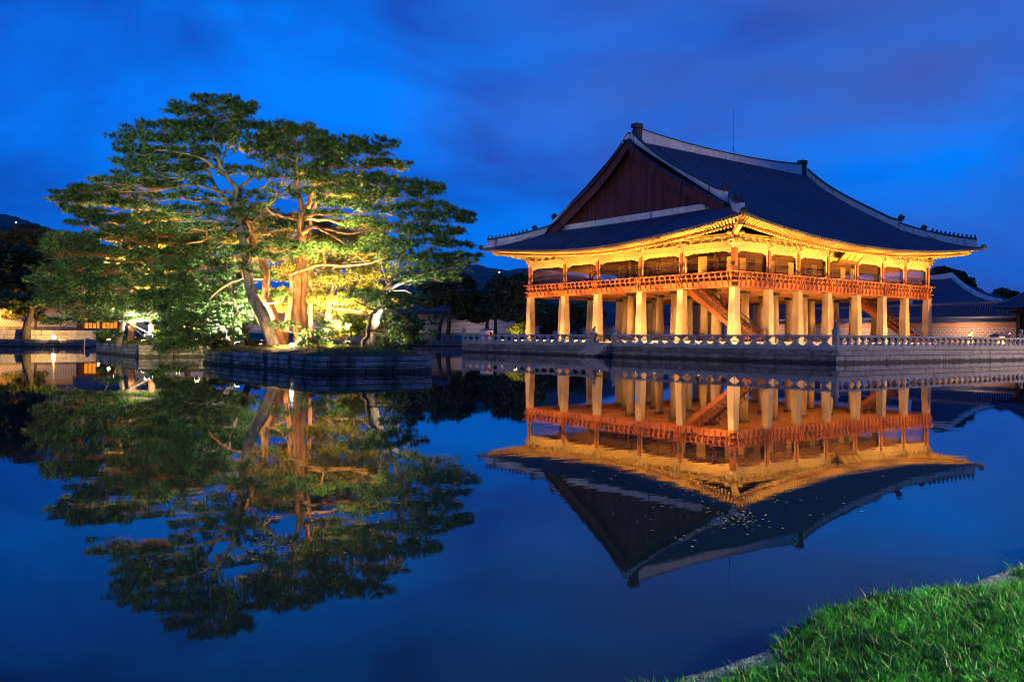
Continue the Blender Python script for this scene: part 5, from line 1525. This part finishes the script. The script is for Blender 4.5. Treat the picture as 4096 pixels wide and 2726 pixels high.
pine('far-island pine with spreading layered crown at the left', 71,
     [(345, 790, 0), (352, 740, 0), (356, 690, 0), (350, 640, 0), (355, 580, 0), (363, 535, 0), (368, 520, 0)], [.3, .28, .26, .24, .2, .16, .08],
     [([(356, 700, 0), (310, 690, -1.5), (250, 705, -2.5), (200, 725, -3)], .12, .04), ([(352, 650, 0), (400, 630, .5), (440, 600, .5)], .12, .05), ([(356, 585, 0), (400, 560, 0), (450, 545, 0)], .1, .04)],
     fill([(140, 530), (420, 515), (470, 560), (470, 640), (300, 660), (120, 640), (130, 570)], 38, (36, 54), (9, 13), (-2.5, 2.5), 31),
     'red_bark', 'needle_green', seed=27, dens=34)
pine('far-island pine with long low boughs drooping over the water', 69.5,
     [(272, 788, 0), (283, 740, 0), (290, 700, 0), (278, 680, 0), (262, 650, 0)], [.24, .2, .18, .13, .06],
     [([(286, 735, 0), (240, 735, -1.5), (190, 742, -2.2), (140, 752, -2.6)], .10, .03), ([(290, 705, 0), (340, 690, -1), (400, 690, -1)], .09, .03)],
     fill([(100, 640), (300, 650), (470, 640), (520, 690), (480, 720), (330, 735), (230, 730), (150, 715), (100, 690)], 38, (34, 50), (8, 12), (-3, 2), 32)
     + [(150, 738, 34, 5, -2.5), (250, 735, 40, 6, -2), (340, 770, 30, 8, -1.5), (390, 775, 34, 8, -1.5), (410, 800, 32, 7, -3), (250, 770, 24, 7, -1), (365, 750, 36, 9, -2), (310, 752, 30, 8, -1.5)],
     'grey_bark', 'needle_green', seed=28, dens=34)
pine('yellow-lit pine inside the grove at the back of the far island', 80,
     [(430, 785, 0), (436, 700, 0), (430, 640, 0), (420, 590, 0)], [.3, .26, .2, .08], [],
     fill([(300, 500), (430, 490), (560, 520), (560, 700), (430, 760), (300, 730)], 34, (38, 56), (11, 16), (-2, 3), 33),
     'red_bark', 'needle_lit', seed=29, dens=32)

# ---- broadleaf trees
def leaves(r, c, rx, ry, rz, n, size):
    d = unit(r.normal(size=(n, 3))); rad = r.random(n) ** .45
    lump = 1 + .25 * np.sin(d[:, 0] * 5 + c[0]) * np.sin(d[:, 2] * 6 + c[1]) + .15 * np.sin(d[:, 1] * 9)
    P = c + d * (rad * lump)[:, None] * np.array([rx, ry, rz])
    a = unit(r.normal(size=(n, 3))); b = unit(np.cross(a, r.normal(size=(n, 3)))); s = size * r.uniform(.6, 1.4, (n, 1))
    return np.stack([P - a * s * .5, P + b * s * .32, P + a * s * .5, P - b * s * .32], 1)
def broadleaf(label, d0, trunk, tr, crowns, leaf='leaf_dark', group=None, seed=1, dens=60, size=None, name='broadleaf_tree', cat='tree', bark='dark_bark', limbs=()):
    r = np.random.default_rng(seed)
    T = [at(u, v, d0) for u, v in trunk]
    root = empty(name, T[0], label, cat, group)
    T[0] = T[0] - np.array([0, 0, .3])
    m = MB(); m.tube(T, tr, 9); m.build('trunk', bark, root, smooth=True)
    bm_ = MB(); V = []
    sz = size or .0042 * d0
    for cr_ in crowns:
        u, v, ru, rv = cr_[:4]; dd = cr_[4] if len(cr_) > 4 else r.uniform(-2, 2)
        c = at(u, v, d0 + dd); sc = K / FPX * (d0 + dd); rx, rz = ru * sc, rv * sc
        nsub = 9
        for k in range(nsub):
            o = unit(r.normal(size=3)) * np.array([rx, rx, rz]) * r.uniform(.35, .95)
            q = r.uniform(.3, .5)
            V.append(leaves(r, c + o, rx * q, rx * q, rz * q * .9, int(dens * 12 * q), sz))
            bm_.tube([T[-1] * .7 + c * .3, c + o * .4, c + o * .9], [tr[-1] * .5, tr[-1] * .3, .03], 5, cap=False)
        V.append(leaves(r, c, rx * .8, rx * .8, rz * .8, dens * 3, sz))
    bm_.build('branches', bark, root)
    tri_mesh('crown', np.concatenate(V), leaf, root, nper=4)
    return root
broadleaf('leafy tree with a dark leaning trunk on the left bank, yellowing on one side', 121, [(58, 776), (63, 745), (72, 718), (74, 690), (66, 650)], [.75, .5, .42, .36, .2],
          [(20, 600, 34, 26), (60, 590, 36, 24), (95, 610, 26, 22), (10, 650, 36, 30), (55, 640, 40, 28), (95, 660, 28, 28), (25, 690, 34, 18), (75, 690, 36, 18), (110, 690, 22, 14), (-20, 620, 30, 40)], 'leaf_green', seed=41, dens=110)
broadleaf('yellowing bough of a second tree by the lit bank wall', 124, [(84, 776), (82, 740), (84, 700), (82, 670)], [.2, .16, .12, .08],
          [(80, 640, 26, 18), (55, 662, 30, 14), (90, 700, 22, 16), (92, 728, 16, 10), (50, 715, 22, 12), (30, 725, 20, 8)], 'leaf_autumn', seed=42, dens=60)
for i, (u, v, lab) in enumerate(((60, 560, 'black silhouette of a pine behind the left bank, nearest the islands'), (15, 570, 'black silhouette of a pine at the left edge of the photo'))):
    pine(lab, 150, [(u, 770, 0), (u + 2, 680, 0), (u + 5, 600, 0), (u, 540, 0)], [.5, .4, .3, .1], [],
         [(u + a, v + b, 30, 8, 0) for a, b in ((-10, -32), (20, -30), (-20, -15), (25, -12), (0, 0), (40, 0), (-30, 8), (15, 15), (-15, 25), (35, 22), (5, 38), (30, 45), (-30, 42), (10, 60), (-20, 65), (40, 70))],
         'dark_bark', 'leaf_dark', 'dark trees behind the palace wall', dens=10, seed=50 + i, wd=.05)
G = 'dark trees behind the palace wall'
broadleaf('dark broad tree behind the wall just right of the pines', 182, [(1030, 775), (1035, 720), (1040, 690)], [.5, .4, .3], [(1010, 650, 34, 24), (1050, 640, 34, 22), (1030, 680, 40, 26), (1075, 670, 30, 26), (990, 690, 30, 24)], seed=43, group=G, dens=120)
broadleaf('dark rounded tree behind the wall below the hill light', 186, [(1120, 775), (1122, 730), (1120, 700)], [.5, .4, .3], [(1095, 700, 34, 26), (1130, 680, 34, 26), (1110, 725, 40, 24), (1075, 715, 32, 24)], seed=44, group=G, dens=120)
broadleaf('big dark tree behind the wall against the pavilion left corner', 160, [(1190, 770), (1192, 720), (1195, 690)], [.5, .4, .3], [(1165, 660, 32, 26), (1200, 650, 36, 24), (1185, 690, 42, 28), (1220, 690, 36, 30), (1160, 715, 34, 24), (1215, 730, 44, 26), (1250, 715, 36, 26)], seed=45, group=G, dens=130)
broadleaf('dark tree seen under the deck between the left stone columns', 165, [(1335, 772), (1325, 740), (1330, 715)], [.4, .34, .3], [(1290, 715, 34, 24), (1330, 710, 36, 24), (1360, 725, 34, 24), (1300, 745, 34, 18), (1265, 745, 30, 20)], seed=46, group=G, dens=110)
broadleaf('slender dark forked tree before the violet palace wall', 163, [(1008, 779), (1012, 755), (1018, 725), (1024, 700), (1022, 680)], [.45, .36, .3, .25, .12], [(985, 660, 26, 16), (1030, 655, 30, 16), (1015, 640, 26, 14), (1050, 675, 24, 12), (1000, 685, 26, 10)], seed=47, dens=50)
pine('dark conifer with drooping tiers between the round trees', 178, [(1140, 770, 0), (1140, 700, 0), (1142, 640, 0)], [.4, .3, .05], [], [(1142, 638, 8, 5, 0), (1138, 650, 16, 6, 0), (1146, 662, 20, 6, 0), (1135, 675, 24, 7, 0), (1145, 690, 26, 7, 0), (1140, 708, 30, 8, 0)], 'dark_bark', 'leaf_dark', G, dens=12, seed=48, wd=.05)
broadleaf('bright yellow-green floodlit bush left of the pavilion columns', 107, [(1190, 772), (1190, 764)], [.1, .06], [(1186, 752, 15, 10, 0), (1202, 748, 10, 8, 0), (1180, 760, 12, 8, 0), (1196, 760, 14, 8, 0)], 'bush_lit', seed=49, dens=60, size=.30, name='bush', cat='bush')
G2 = 'trees behind the great hall'
broadleaf('large dark tree behind the great hall roof on the right', 200, [(2175, 770), (2175, 700), (2170, 660)], [.6, .5, .4], [(2170, 632, 28, 16), (2200, 640, 26, 18), (2150, 645, 22, 16), (2225, 652, 22, 16), (2190, 660, 30, 14), (2238, 672, 18, 12)], seed=61, group=G2, dens=120)
broadleaf('feathery dark tree behind the right end of the great hall', 205, [(2308, 775), (2306, 720), (2304, 695)], [.5, .4, .3], [(2290, 682, 16, 12), (2312, 676, 18, 14), (2332, 684, 16, 14), (2300, 698, 26, 10), (2325, 700, 22, 10)], seed=62, group=G2, dens=90)
broadleaf('small dark tree between the hall roof and the feathery tree', 210, [(2250, 775), (2250, 715), (2250, 695)], [.5, .4, .3], [(2246, 680, 14, 10), (2262, 690, 14, 10), (2275, 700, 14, 8)], seed=63, group=G2, dens=70)
# shrubs on the island
def shrub(label, u, v, d, ru, rv, leaf, seed, group='shrubs on the pine islands'):
    return broadleaf(label, d, [(u, v + rv * .9), (u, v + rv * .3)], [.06, .03], [(u, v, ru, rv, 0), (u + ru * .5, v + rv * .2, ru * .6, rv * .7, .2), (u - ru * .5, v + rv * .2, ru * .6, rv * .7, -.2)], leaf, group, seed, 70, .0026 * d + .03, 'shrub', 'shrub')
shrub('golden lit shrub between the white-lit trunk and the right pine', 808, 745, 51.5, 34, 22, 'bush_lit', 71)
shrub('thorny pale shrub at the right pine foot', 885, 780, 49.5, 22, 16, 'leaf_autumn', 72)
shrub('dark green shrub at the foot of the red pine', 705, 785, 46.5, 20, 12, 'leaf_dark', 73)
shrub('low green shrub at the left end of the nearer island', 505, 792, 53, 22, 9, 'leaf_green', 74)
shrub('round green shrub on the far island by its left wall', 246, 775, 80, 18, 12, 'leaf_green', 75)
shrub('yellow-lit bush glowing beside the far island floodlight', 361, 768, 70, 12, 12, 'bush_lit', 76)
shrub('yellow-green bush lit between the two islands', 440, 752, 62, 18, 16, 'bush_lit', 77)
shrub('small green shrub left of the pale trunk foot', 592, 790, 51, 14, 9, 'leaf_green', 78)
# ------------------------------------------------------------------ palace buildings on the right
def slope_rows(parent, p0, p1, top0, top1, n, rad, name='tile_row', joined=False, sag=.0, seg=6):
    p0, p1, top0, top1 = map(lambda a: np.array(a, float), (p0, p1, top0, top1)); mb = MB()
    for k in range(n):
        f = (k + .5) / n; a = p0 * (1 - f) + p1 * f; b = top0 * (1 - f) + top1 * f
        pts = [a * (1 - t) + b * t - np.array([0, 0, sag * 4 * t * (1 - t) - .07]) for t in np.linspace(0, 1, 5)]
        if not joined: mb = MB()
        mb.tube(pts, rad, seg)
        if not joined: mb.build(name, 'roof_tile', parent)
    if joined: mb.build('tile_rows', 'roof_tile', parent, kind='stuff')
def slope_bed(mb, p0, p1, t0, t1, sag):
    p0, p1, t0, t1 = map(lambda a: np.array(a, float), (p0, p1, t0, t1))
    mb.grid([[a * (1 - t) + b * t - np.array([0, 0, sag * 4 * t * (1 - t)]) for t in np.linspace(0, 1, 7)] for a, b in ((p0 * (1 - f) + p1 * f, t0 * (1 - f) + t1 * f) for f in np.linspace(0, 1, 9))])
def crest(parent, pts, h, th, mt='plaster', name='ridge'):
    m = MB(); rows = []
    n = len(pts); pts = [np.array(p, float) for p in pts]
    for i, p in enumerate(pts):
        t = unit(pts[min(i + 1, n - 1)] - pts[max(i - 1, 0)]); s_ = unit(np.cross(t, UP))
        rows.append([p - s_ * th / 2 - UP * .2, p - s_ * th / 2 + UP * h, p + s_ * th / 2 + UP * h, p + s_ * th / 2 - UP * .2])
    m.grid(rows); m.add(rows[0], [(0, 1, 2, 3)]); m.add(rows[-1], [(3, 2, 1, 0)]); m.build(name, mt, parent)
# long gallery right behind the wall
gal = empty('palace_gallery', (69, 30, 1), 'long low tiled palace building behind the brown wall right of the pavilion', 'building')
m = MB(); m.box(67.2, 73.5, 5.5, 88, 1, 5.0); m.build('wall', 'dark_wood', gal)
m = MB(); slope_bed(m, (65.6, 3.6, 5.1), (65.6, 90, 5.1), (70.2, 5.6, 7.35), (70.2, 90, 7.0), .25); slope_bed(m, (75, 3.6, 5.1), (75, 90, 5.1), (70.2, 5.6, 7.35), (70.2, 90, 7.0), .25)
m.add([(65.6, 3.6, 5.1), (75, 3.6, 5.1), (70.2, 5.6, 7.35)], [(0, 1, 2)]); m.build('roof_bed', 'roof_bed', gal)
slope_rows(gal, (65.5, 3.6, 5.16), (65.5, 36, 5.1), (70.2, 5.6, 7.4), (70.2, 36, 7.15), 90, .1, sag=.25)
slope_rows(gal, (65.5, 36.2, 5.1), (65.5, 90, 5.1), (70.2, 36.2, 7.15), (70.2, 90, 7.0), 140, .1, joined=True, sag=.25)
crest(gal, [(70.2, 5.2, 7.55), (70.2, 9, 7.38), (70.2, 36, 7.2), (70.2, 90, 7.05)], .32, .4, 'roof_tile')
crest(gal, [(70.2, 5.3, 7.5), (68, 4.5, 6.2), (66, 3.7, 5.45)], .26, .34, 'roof_tile', 'hip_ridge')
for k in range(60):
    y = 4.0 + k * .55
    m = MB(); m.tube([(65.75, y, 4.98), (67.2, y, 5.3)], .07, 6); m.build('rafter', 'rafter_paint', gal)
# great hall with a big hipped roof
hall2 = empty('great_hall', (100, 40, 1), 'great palace hall with a tall blue-dark hipped roof and pale ridges at right', 'building')
m = MB(); m.box(91, 109, 19, 66, 1, 7.4); m.build('wall', 'dark_wood', hall2)
EZ = 7.6
m = MB()
slope_bed(m, (88.5, 15.0, EZ + .6), (88.5, 72, EZ), (100, 28.7, 13.6), (100, 60, 13.6), 1.0)
slope_bed(m, (111.5, 15.0, EZ + .6), (111.5, 72, EZ), (100, 28.7, 13.6), (100, 60, 13.6), 1.0)
slope_bed(m, (88.5, 15.0, EZ + .6), (111.5, 15.0, EZ + .6), (100, 28.7, 13.6), (100, 28.7, 13.6), 1.0)
m.build('roof_bed', 'roof_bed', hall2)
slope_rows(hall2, (88.5, 15.2, EZ + .6), (88.5, 72, EZ), (100, 28.9, 13.6), (100, 60, 13.6), 130, .11, joined=True, sag=1.0)
crest(hall2, [(100, 28.7, 13.85), (100, 32, 13.55), (100, 44, 13.3), (100, 60, 13.8)], .85, .6, name='main_ridge')
hp_ = [np.array([100, 28.7, 13.6]) * (1 - t) + np.array([88.5, 15.0, EZ + .6]) * t - np.array([0, 0, 4 * t * (1 - t) * 1.0]) for t in np.linspace(0, .97, 12)]
crest(hall2, hp_, .7, .6, name='hip_ridge')
# smaller side roof in front of the hall
side_ = empty('side_hall', (84, 33, 1), 'small roof with a pale ridge end between the great hall and the pavilion corner', 'building')
m = MB(); m.box(80.5, 87.5, 27, 60, 1, 7.0); m.build('wall', 'dark_wood', side_)
m = MB(); slope_bed(m, (78.5, 25.5, 7.0), (78.5, 62, 7.0), (84, 28.5, 10.0), (84, 62, 10.0), .5); slope_bed(m, (78.5, 25.5, 7.0), (89, 25.5, 7.0), (84, 28.5, 10.0), (84, 28.5, 10.0), .5); slope_bed(m, (89, 25.5, 7.0), (89, 62, 7.0), (84, 28.5, 10.0), (84, 62, 10.0), .5); m.build('roof_bed', 'roof_bed', side_)
slope_rows(side_, (78.4, 25.6, 7.0), (78.4, 62, 7.0), (84, 28.6, 10.0), (84, 62, 10.0), 90, .1, joined=True, sag=.5)
crest(side_, [(84, 28.2, 10.2), (84, 31, 10.0), (84, 62, 9.9)], .8, .5, name='main_ridge')
crest(side_, [(84, 28.4, 10.1), (81.6, 26.9, 8.4), (79.4, 25.8, 7.5)], .6, .45, name='hip_ridge')
# gateway at the right edge
gt = empty('palace_gate', (60, -5, 1), 'dark red gateway with a tiled roof cut off by the right edge', 'gate')
m = MB(); m.box(59.6, 64, -13, 1.2, 1.0, 1.25); m.build('threshold', 'wall_stone', gt)
for y in (.7, -4.2, -9.0):
    m = MB(); m.box(59.8, 60.3, y - .25, y + .25, 1.251, 5.6); m.build('post', 'gate_wood', gt)
m = MB(); m.box(61.6, 61.8, -13, 1.0, 1.251, 5.6); m.build('opening_shade', 'dark_opening', gt)  # near-black sheet standing for the shade inside the gateway
m = MB(); m.box(59.75, 60.35, -13.5, 1.6, 5.601, 6.0); m.build('beam', 'dark_wood', gt)
m = MB(); slope_bed(m, (57.6, 3.2, 6.2), (57.6, -14, 5.95), (62, .6, 8.4), (62, -14, 8.2), .3); slope_bed(m, (57.6, 3.2, 6.2), (66.5, 3.2, 6.2), (62, .6, 8.4), (62, .6, 8.4), .3); slope_bed(m, (66.5, 3.2, 6.2), (66.5, -14, 5.95), (62, .6, 8.4), (62, -14, 8.2), .3); m.build('roof_bed', 'roof_bed', gt)
slope_rows(gt, (57.5, 3.1, 6.2), (57.5, -14, 5.95), (62, .6, 8.4), (62, -14, 8.2), 44, .1, sag=.3)
crest(gt, [(62, .4, 8.5), (62, -3, 8.35), (62, -14, 8.3)], .5, .45, 'roof_tile', 'main_ridge')
crest(gt, [(62, .5, 8.4), (59.8, 1.9, 7.0), (57.7, 3.1, 6.35)], .35, .36, 'roof_tile', 'hip_ridge')
for k in range(26):
    y = 2.4 - k * .55
    m = MB(); m.tube([(57.85, y, 6.0), (59.8, y, 6.35)], .08, 6); m.build('rafter', 'rafter_paint', gt)

# ------------------------------------------------------------------ lamps
WARM = (1.0, .47, .10); WHITE = (1.0, .93, .80); GOLD = (1.0, .50, .09)
GW = 'floodlights hidden behind the west balustrade'
for k in range(13):
    y = -2.2 + k * 2.72
    low = k % 2 == 0
    fade = 1.15 if k < 6 else (.9 if k < 10 else .75)
    if low: floodlight((-3.5, y, 1.42), (-.2, y + .5, 3.4), 1700 * fade, WARM, 'small floodlight on the platform grass behind the west balustrade', GW, 150)
    else: floodlight((-3.9, y, 1.42), (-1.8, y + .4, 10.4), 10500 * fade, WARM, 'small floodlight on the platform grass behind the west balustrade', GW, 66)
GS = 'floodlights on the grass south of the pavilion'
for k, x in enumerate((0.5, 7.5, 14.5, 21.5, 28.5, 35)):
    floodlight((x, -7.6, 1.42), (x, -2.5, 11.2), 12500, GOLD, 'small floodlight on the platform grass behind the south balustrade', GS, 62)
    floodlight((x + 3, -7.9, 1.42), (x + 3, -.5, 4.5), 3000, WARM, 'small floodlight on the platform grass behind the south balustrade', GS, 120)
for x, y in ((7, 3), (17, 3), (27, 3), (2.5, 9), (2.5, 20)):
    lamp('SPOT', (x, y, 7.2), (x, y, 11), 2200, WARM, spot=140, radius=.1)
for x, y in ((7, 3), (17, 3), (27, 3), (7, 9), (17, 9), (27, 9), (7, 20), (17, 20), (27, 20)):
    lamp('SPOT', (x, y, 1.7), (x, y, 9), 1100, WARM, spot=130, radius=.1)

# pine floodlights
GP = 'floodlights among the island pines'
def pf(u, v, d, tgt, pw, col, lab, spot=108, lens='lamp_warm', size=.13, globe=False):
    p_ = at(u, v, d)
    return floodlight(p_, at(*tgt), pw * 2.5, col, lab, GP, spot, lens, size, .05, globe)
pf(671, 802, 45.9, (690, 560, 49.4), 420, (1, .62, .22), 'bare amber floodlight on the grass between the pale and red trunks', lens='lamp_warm', size=.15, globe=True)
pf(752, 783, 50.6, (754, 640, 54), 2200, (1, .80, .42), 'white floodlight at the foot of the pale-lit middle trunk', lens='lamp_white')
pf(545, 788, 51.5, (505, 660, 53), 2800, (1, .93, .75), 'white floodlight under the forked left-leaning pine', lens='lamp_white')
pf(440, 770, 61, (440, 600, 66), 6500, (1, .88, .5), 'white floodlight in the bushes between the two islands', lens='lamp_white', size=.2)
pf(453, 787, 58, (430, 620, 64), 1800, (1, .66, .25), 'small amber floodlight low between the two islands', size=.16, globe=True)
pf(342, 772, 68, (345, 590, 72), 2200, (1, .90, .6), 'brightest white floodlight on the far island beside a trunk', lens='lamp_white', size=.3)
pf(268, 770, 72, (285, 560, 75), 3600, (1, .92, .66), 'white floodlight at the left end of the far island', lens='lamp_white', size=.22)
pf(760, 806, 45.3, (800, 560, 50), 480, (1, .70, .28), 'amber floodlight glowing in tall grass at the island front', size=.07, globe=True)
pf(882, 790, 46.6, (930, 540, 48.5), 1300, (1, .90, .68), 'small white floodlight behind the right pine', lens='lamp_white')
pf(640, 782, 53.0, (650, 560, 56), 2000, (1, .74, .22), 'amber floodlight hidden behind the pale scaly trunk')
pf(800, 785, 53.0, (800, 560, 55), 1900, (1, .74, .22), 'amber floodlight hidden behind the golden shrub')
pf(700, 790, 52.0, (740, 380, 51), 4200, (1, .62, .22), 'amber floodlight hidden behind the red trunk')
pf(600, 790, 49.6, (470, 330, 48), 3600, (1, .84, .5), 'floodlight hidden behind the pale trunk base', 110)
for u, v, d, tg, pw, lab in ((500, 808, 51.5, (470, 420, 50), 2600, 'added floodlight at the island edge below the tallest pine'), (730, 818, 42.5, (760, 420, 49), 2600, 'added floodlight at the front corner of the nearer island'), (930, 812, 43.5, (960, 520, 48), 1500, 'added floodlight at the right end of the nearer island'),
                         (330, 782, 70, (260, 520, 73), 3000, 'floodlight at the wall top of the far island'), (250, 780, 77, (200, 620, 72), 2500, 'second added floodlight on the wall top of the far island')):
    pf(u, v, d, tg, pw, (1, .86, .55), lab, 110)  # unseen lamps added at the wall edges to brighten the outer boughs
for u, v, d, tg, pw, lab in ((668, 800, 46.4, (700, 480, 49), 6000, 'added narrow amber floodlight aimed up the red trunk'), (600, 782, 56.5, (610, 540, 57), 4500, 'added amber floodlight deep behind the brown curving pine'), (862, 786, 53, (850, 560, 55), 3000, 'added amber floodlight behind the right pine trunk'), (725, 782, 57, (740, 540, 58), 3000, 'added amber floodlight at the back edge of the nearer island'),
                         (410, 775, 74, (420, 560, 77), 9000, 'added amber floodlight in the middle of the far island'), (310, 775, 78, (330, 560, 79), 9000, 'added amber floodlight at the back of the far island'), (225, 776, 80, (210, 600, 76), 6000, 'added amber floodlight beyond the left end of the far island'), (792, 801, 45.6, (765, 380, 50), 9000, 'added amber floodlight at the island front aimed at the red pine crown'), (566, 800, 49.5, (470, 330, 48), 6500, 'added amber floodlight aimed up into the tallest crown'), (500, 780, 58, (480, 620, 58), 4000, 'added amber floodlight behind the forked lit pine')):
    pf(u, v, d, tg, pw * 1.45, (1, .76, .22), lab, 55 if u in (668, 792, 566) else 84)  # unseen lamps added to make the grove and crowns glow
# unseen spots added on the near bank at left to brighten the pines
for (x, y, z), tg, pw in (((-82, -51, 2.5), (-43, -5, 11.5), 52000), ((-90, -52, 3), (-41, 29, 9.5), 90000)):
    lamp('SPOT', (x, y, z), tg, pw, (.95, 1.0, .52), spot=21 if x > -85 else 22, radius=.3)
# left bank lamp
floodlight(at(124, 777, 119), at(112, 700, 112), 3600, (1, .55, .14), 'single bright amber lamp on the grass strip of the left bank', 'lamp on the left bank', 150, 'lamp_warm', .26, globe=True)
for x in (-70, -58, -47):
    q = nbp(x, 7.5); lamp('AREA', (*q, 4.4), (*nbp(x, 13), 5.6), 1300, (1, .44, .08), size=.6)
# bush light
floodlight(at(1186, 771, 104.5), at(1190, 750, 107), 420, (1, .86, .3), 'floodlight under the yellow-green bush left of the pavilion', 'bush floodlight', 150)
# street lamp on the south-east bank out of frame, and path lamps by the brown wall
lamp('SPOT', (38, -44, 6), (12, -13, 1.2), 30000, (1, .66, .42), spot=75, radius=.3)
for y in (8, 24, 42): lamp('AREA', (58, y, 5.0), (62, y, 2.0), 380, (1, .55, .28), size=1.0)
for x in (-12, 6, 22, 50): lamp('AREA', (*nbp(x, 4), 5.0), (*nbp(x, 13), 3.6), 300, (1, .72, .66), size=1.0)

# lights on the hills
for k, (u, v, d, lab) in enumerate(((1140 - 132 + 0, 623, 900, 'tiny white lamp glinting on the wooded hill left of the pavilion'),)):
    p_ = at(1149, 626, 690); e = empty('hill_lamp', p_, lab, 'lamp')
    m = MB(); m.lathe(p_[0], p_[1], [(.1, p_[2] - .4), (.4, p_[2] - .2), (.4, p_[2] + .2), (.1, p_[2] + .4)], 8); m.build('globe', 'lamp_warm', e)
for k, (u, v, lab) in enumerate(((37, 512, 'upper faint greenish lamp on the hill at far left'), (62, 522, 'middle faint lamp on the hill at far left'), (17, 540, 'lowest faint lamp on the hill at far left'))):
    p_ = at(u, v, 880); e = empty('hill_lamp', p_, lab, 'lamp', 'faint lamps on the left hill')
    m = MB(); m.lathe(p_[0], p_[1], [(.1, p_[2] - .5), (.45, p_[2] - .3), (.45, p_[2] + .3), (.1, p_[2] + .5)], 8); m.build('globe', 'lamp_warm', e)

# ------------------------------------------------------------------ leaves floating on the pond
r = np.random.default_rng(99); P = []
def drift(u, v, n, su, sv):
    for _ in range(n):
        uu, vv = r.normal(u, su), r.normal(v, sv)
        d_ = CF + CR * ((uu * K - 2048) / FPX) - CU * ((vv * K - 1363) / FPX)
        if d_[2] > -.01: continue
        t = (.006 - CAM[2]) / d_[2]; q = CAM + d_ * t
        if q[1] < -45.5 or (q[0] > PX - .5 and q[1] > PS - .5): continue
        P.append((q, t))
for a in ((1710, 1190, 50, 30, 12), (1600, 1160, 60, 90, 60), (1480, 1100, 40, 80, 40), (1850, 1130, 40, 90, 40), (600, 1100, 50, 140, 20), (780, 1150, 50, 90, 20), (300, 920, 40, 160, 12), (120, 1000, 20, 90, 20), (1100, 900, 60, 160, 20), (700, 1250, 30, 90, 30), (900, 870, 50, 250, 8), (1300, 860, 40, 150, 8)):
    drift(*a)
V = []
for q, t in P:
    s = r.uniform(.006, .026) * (t / 14) ** .55; an = r.uniform(0, 6.28); a = np.array([math.cos(an), math.sin(an), 0]) * s * 1.5; b = np.array([-math.sin(an), math.cos(an), 0]) * s * .8
    V.append([q - a, q - b, q + a, q + b])
o = tri_mesh('floating_leaves', np.array(V), 'dead_leaf', nper=4); o['kind'] = 'stuff'
# path lamp standing on the near bank, out of frame
lamp('SPOT', (-50.5, -54.0, 4.2), (-55.5, -48.0, .2), 11000, (.80, 1.0, .58), spot=100, radius=.12)
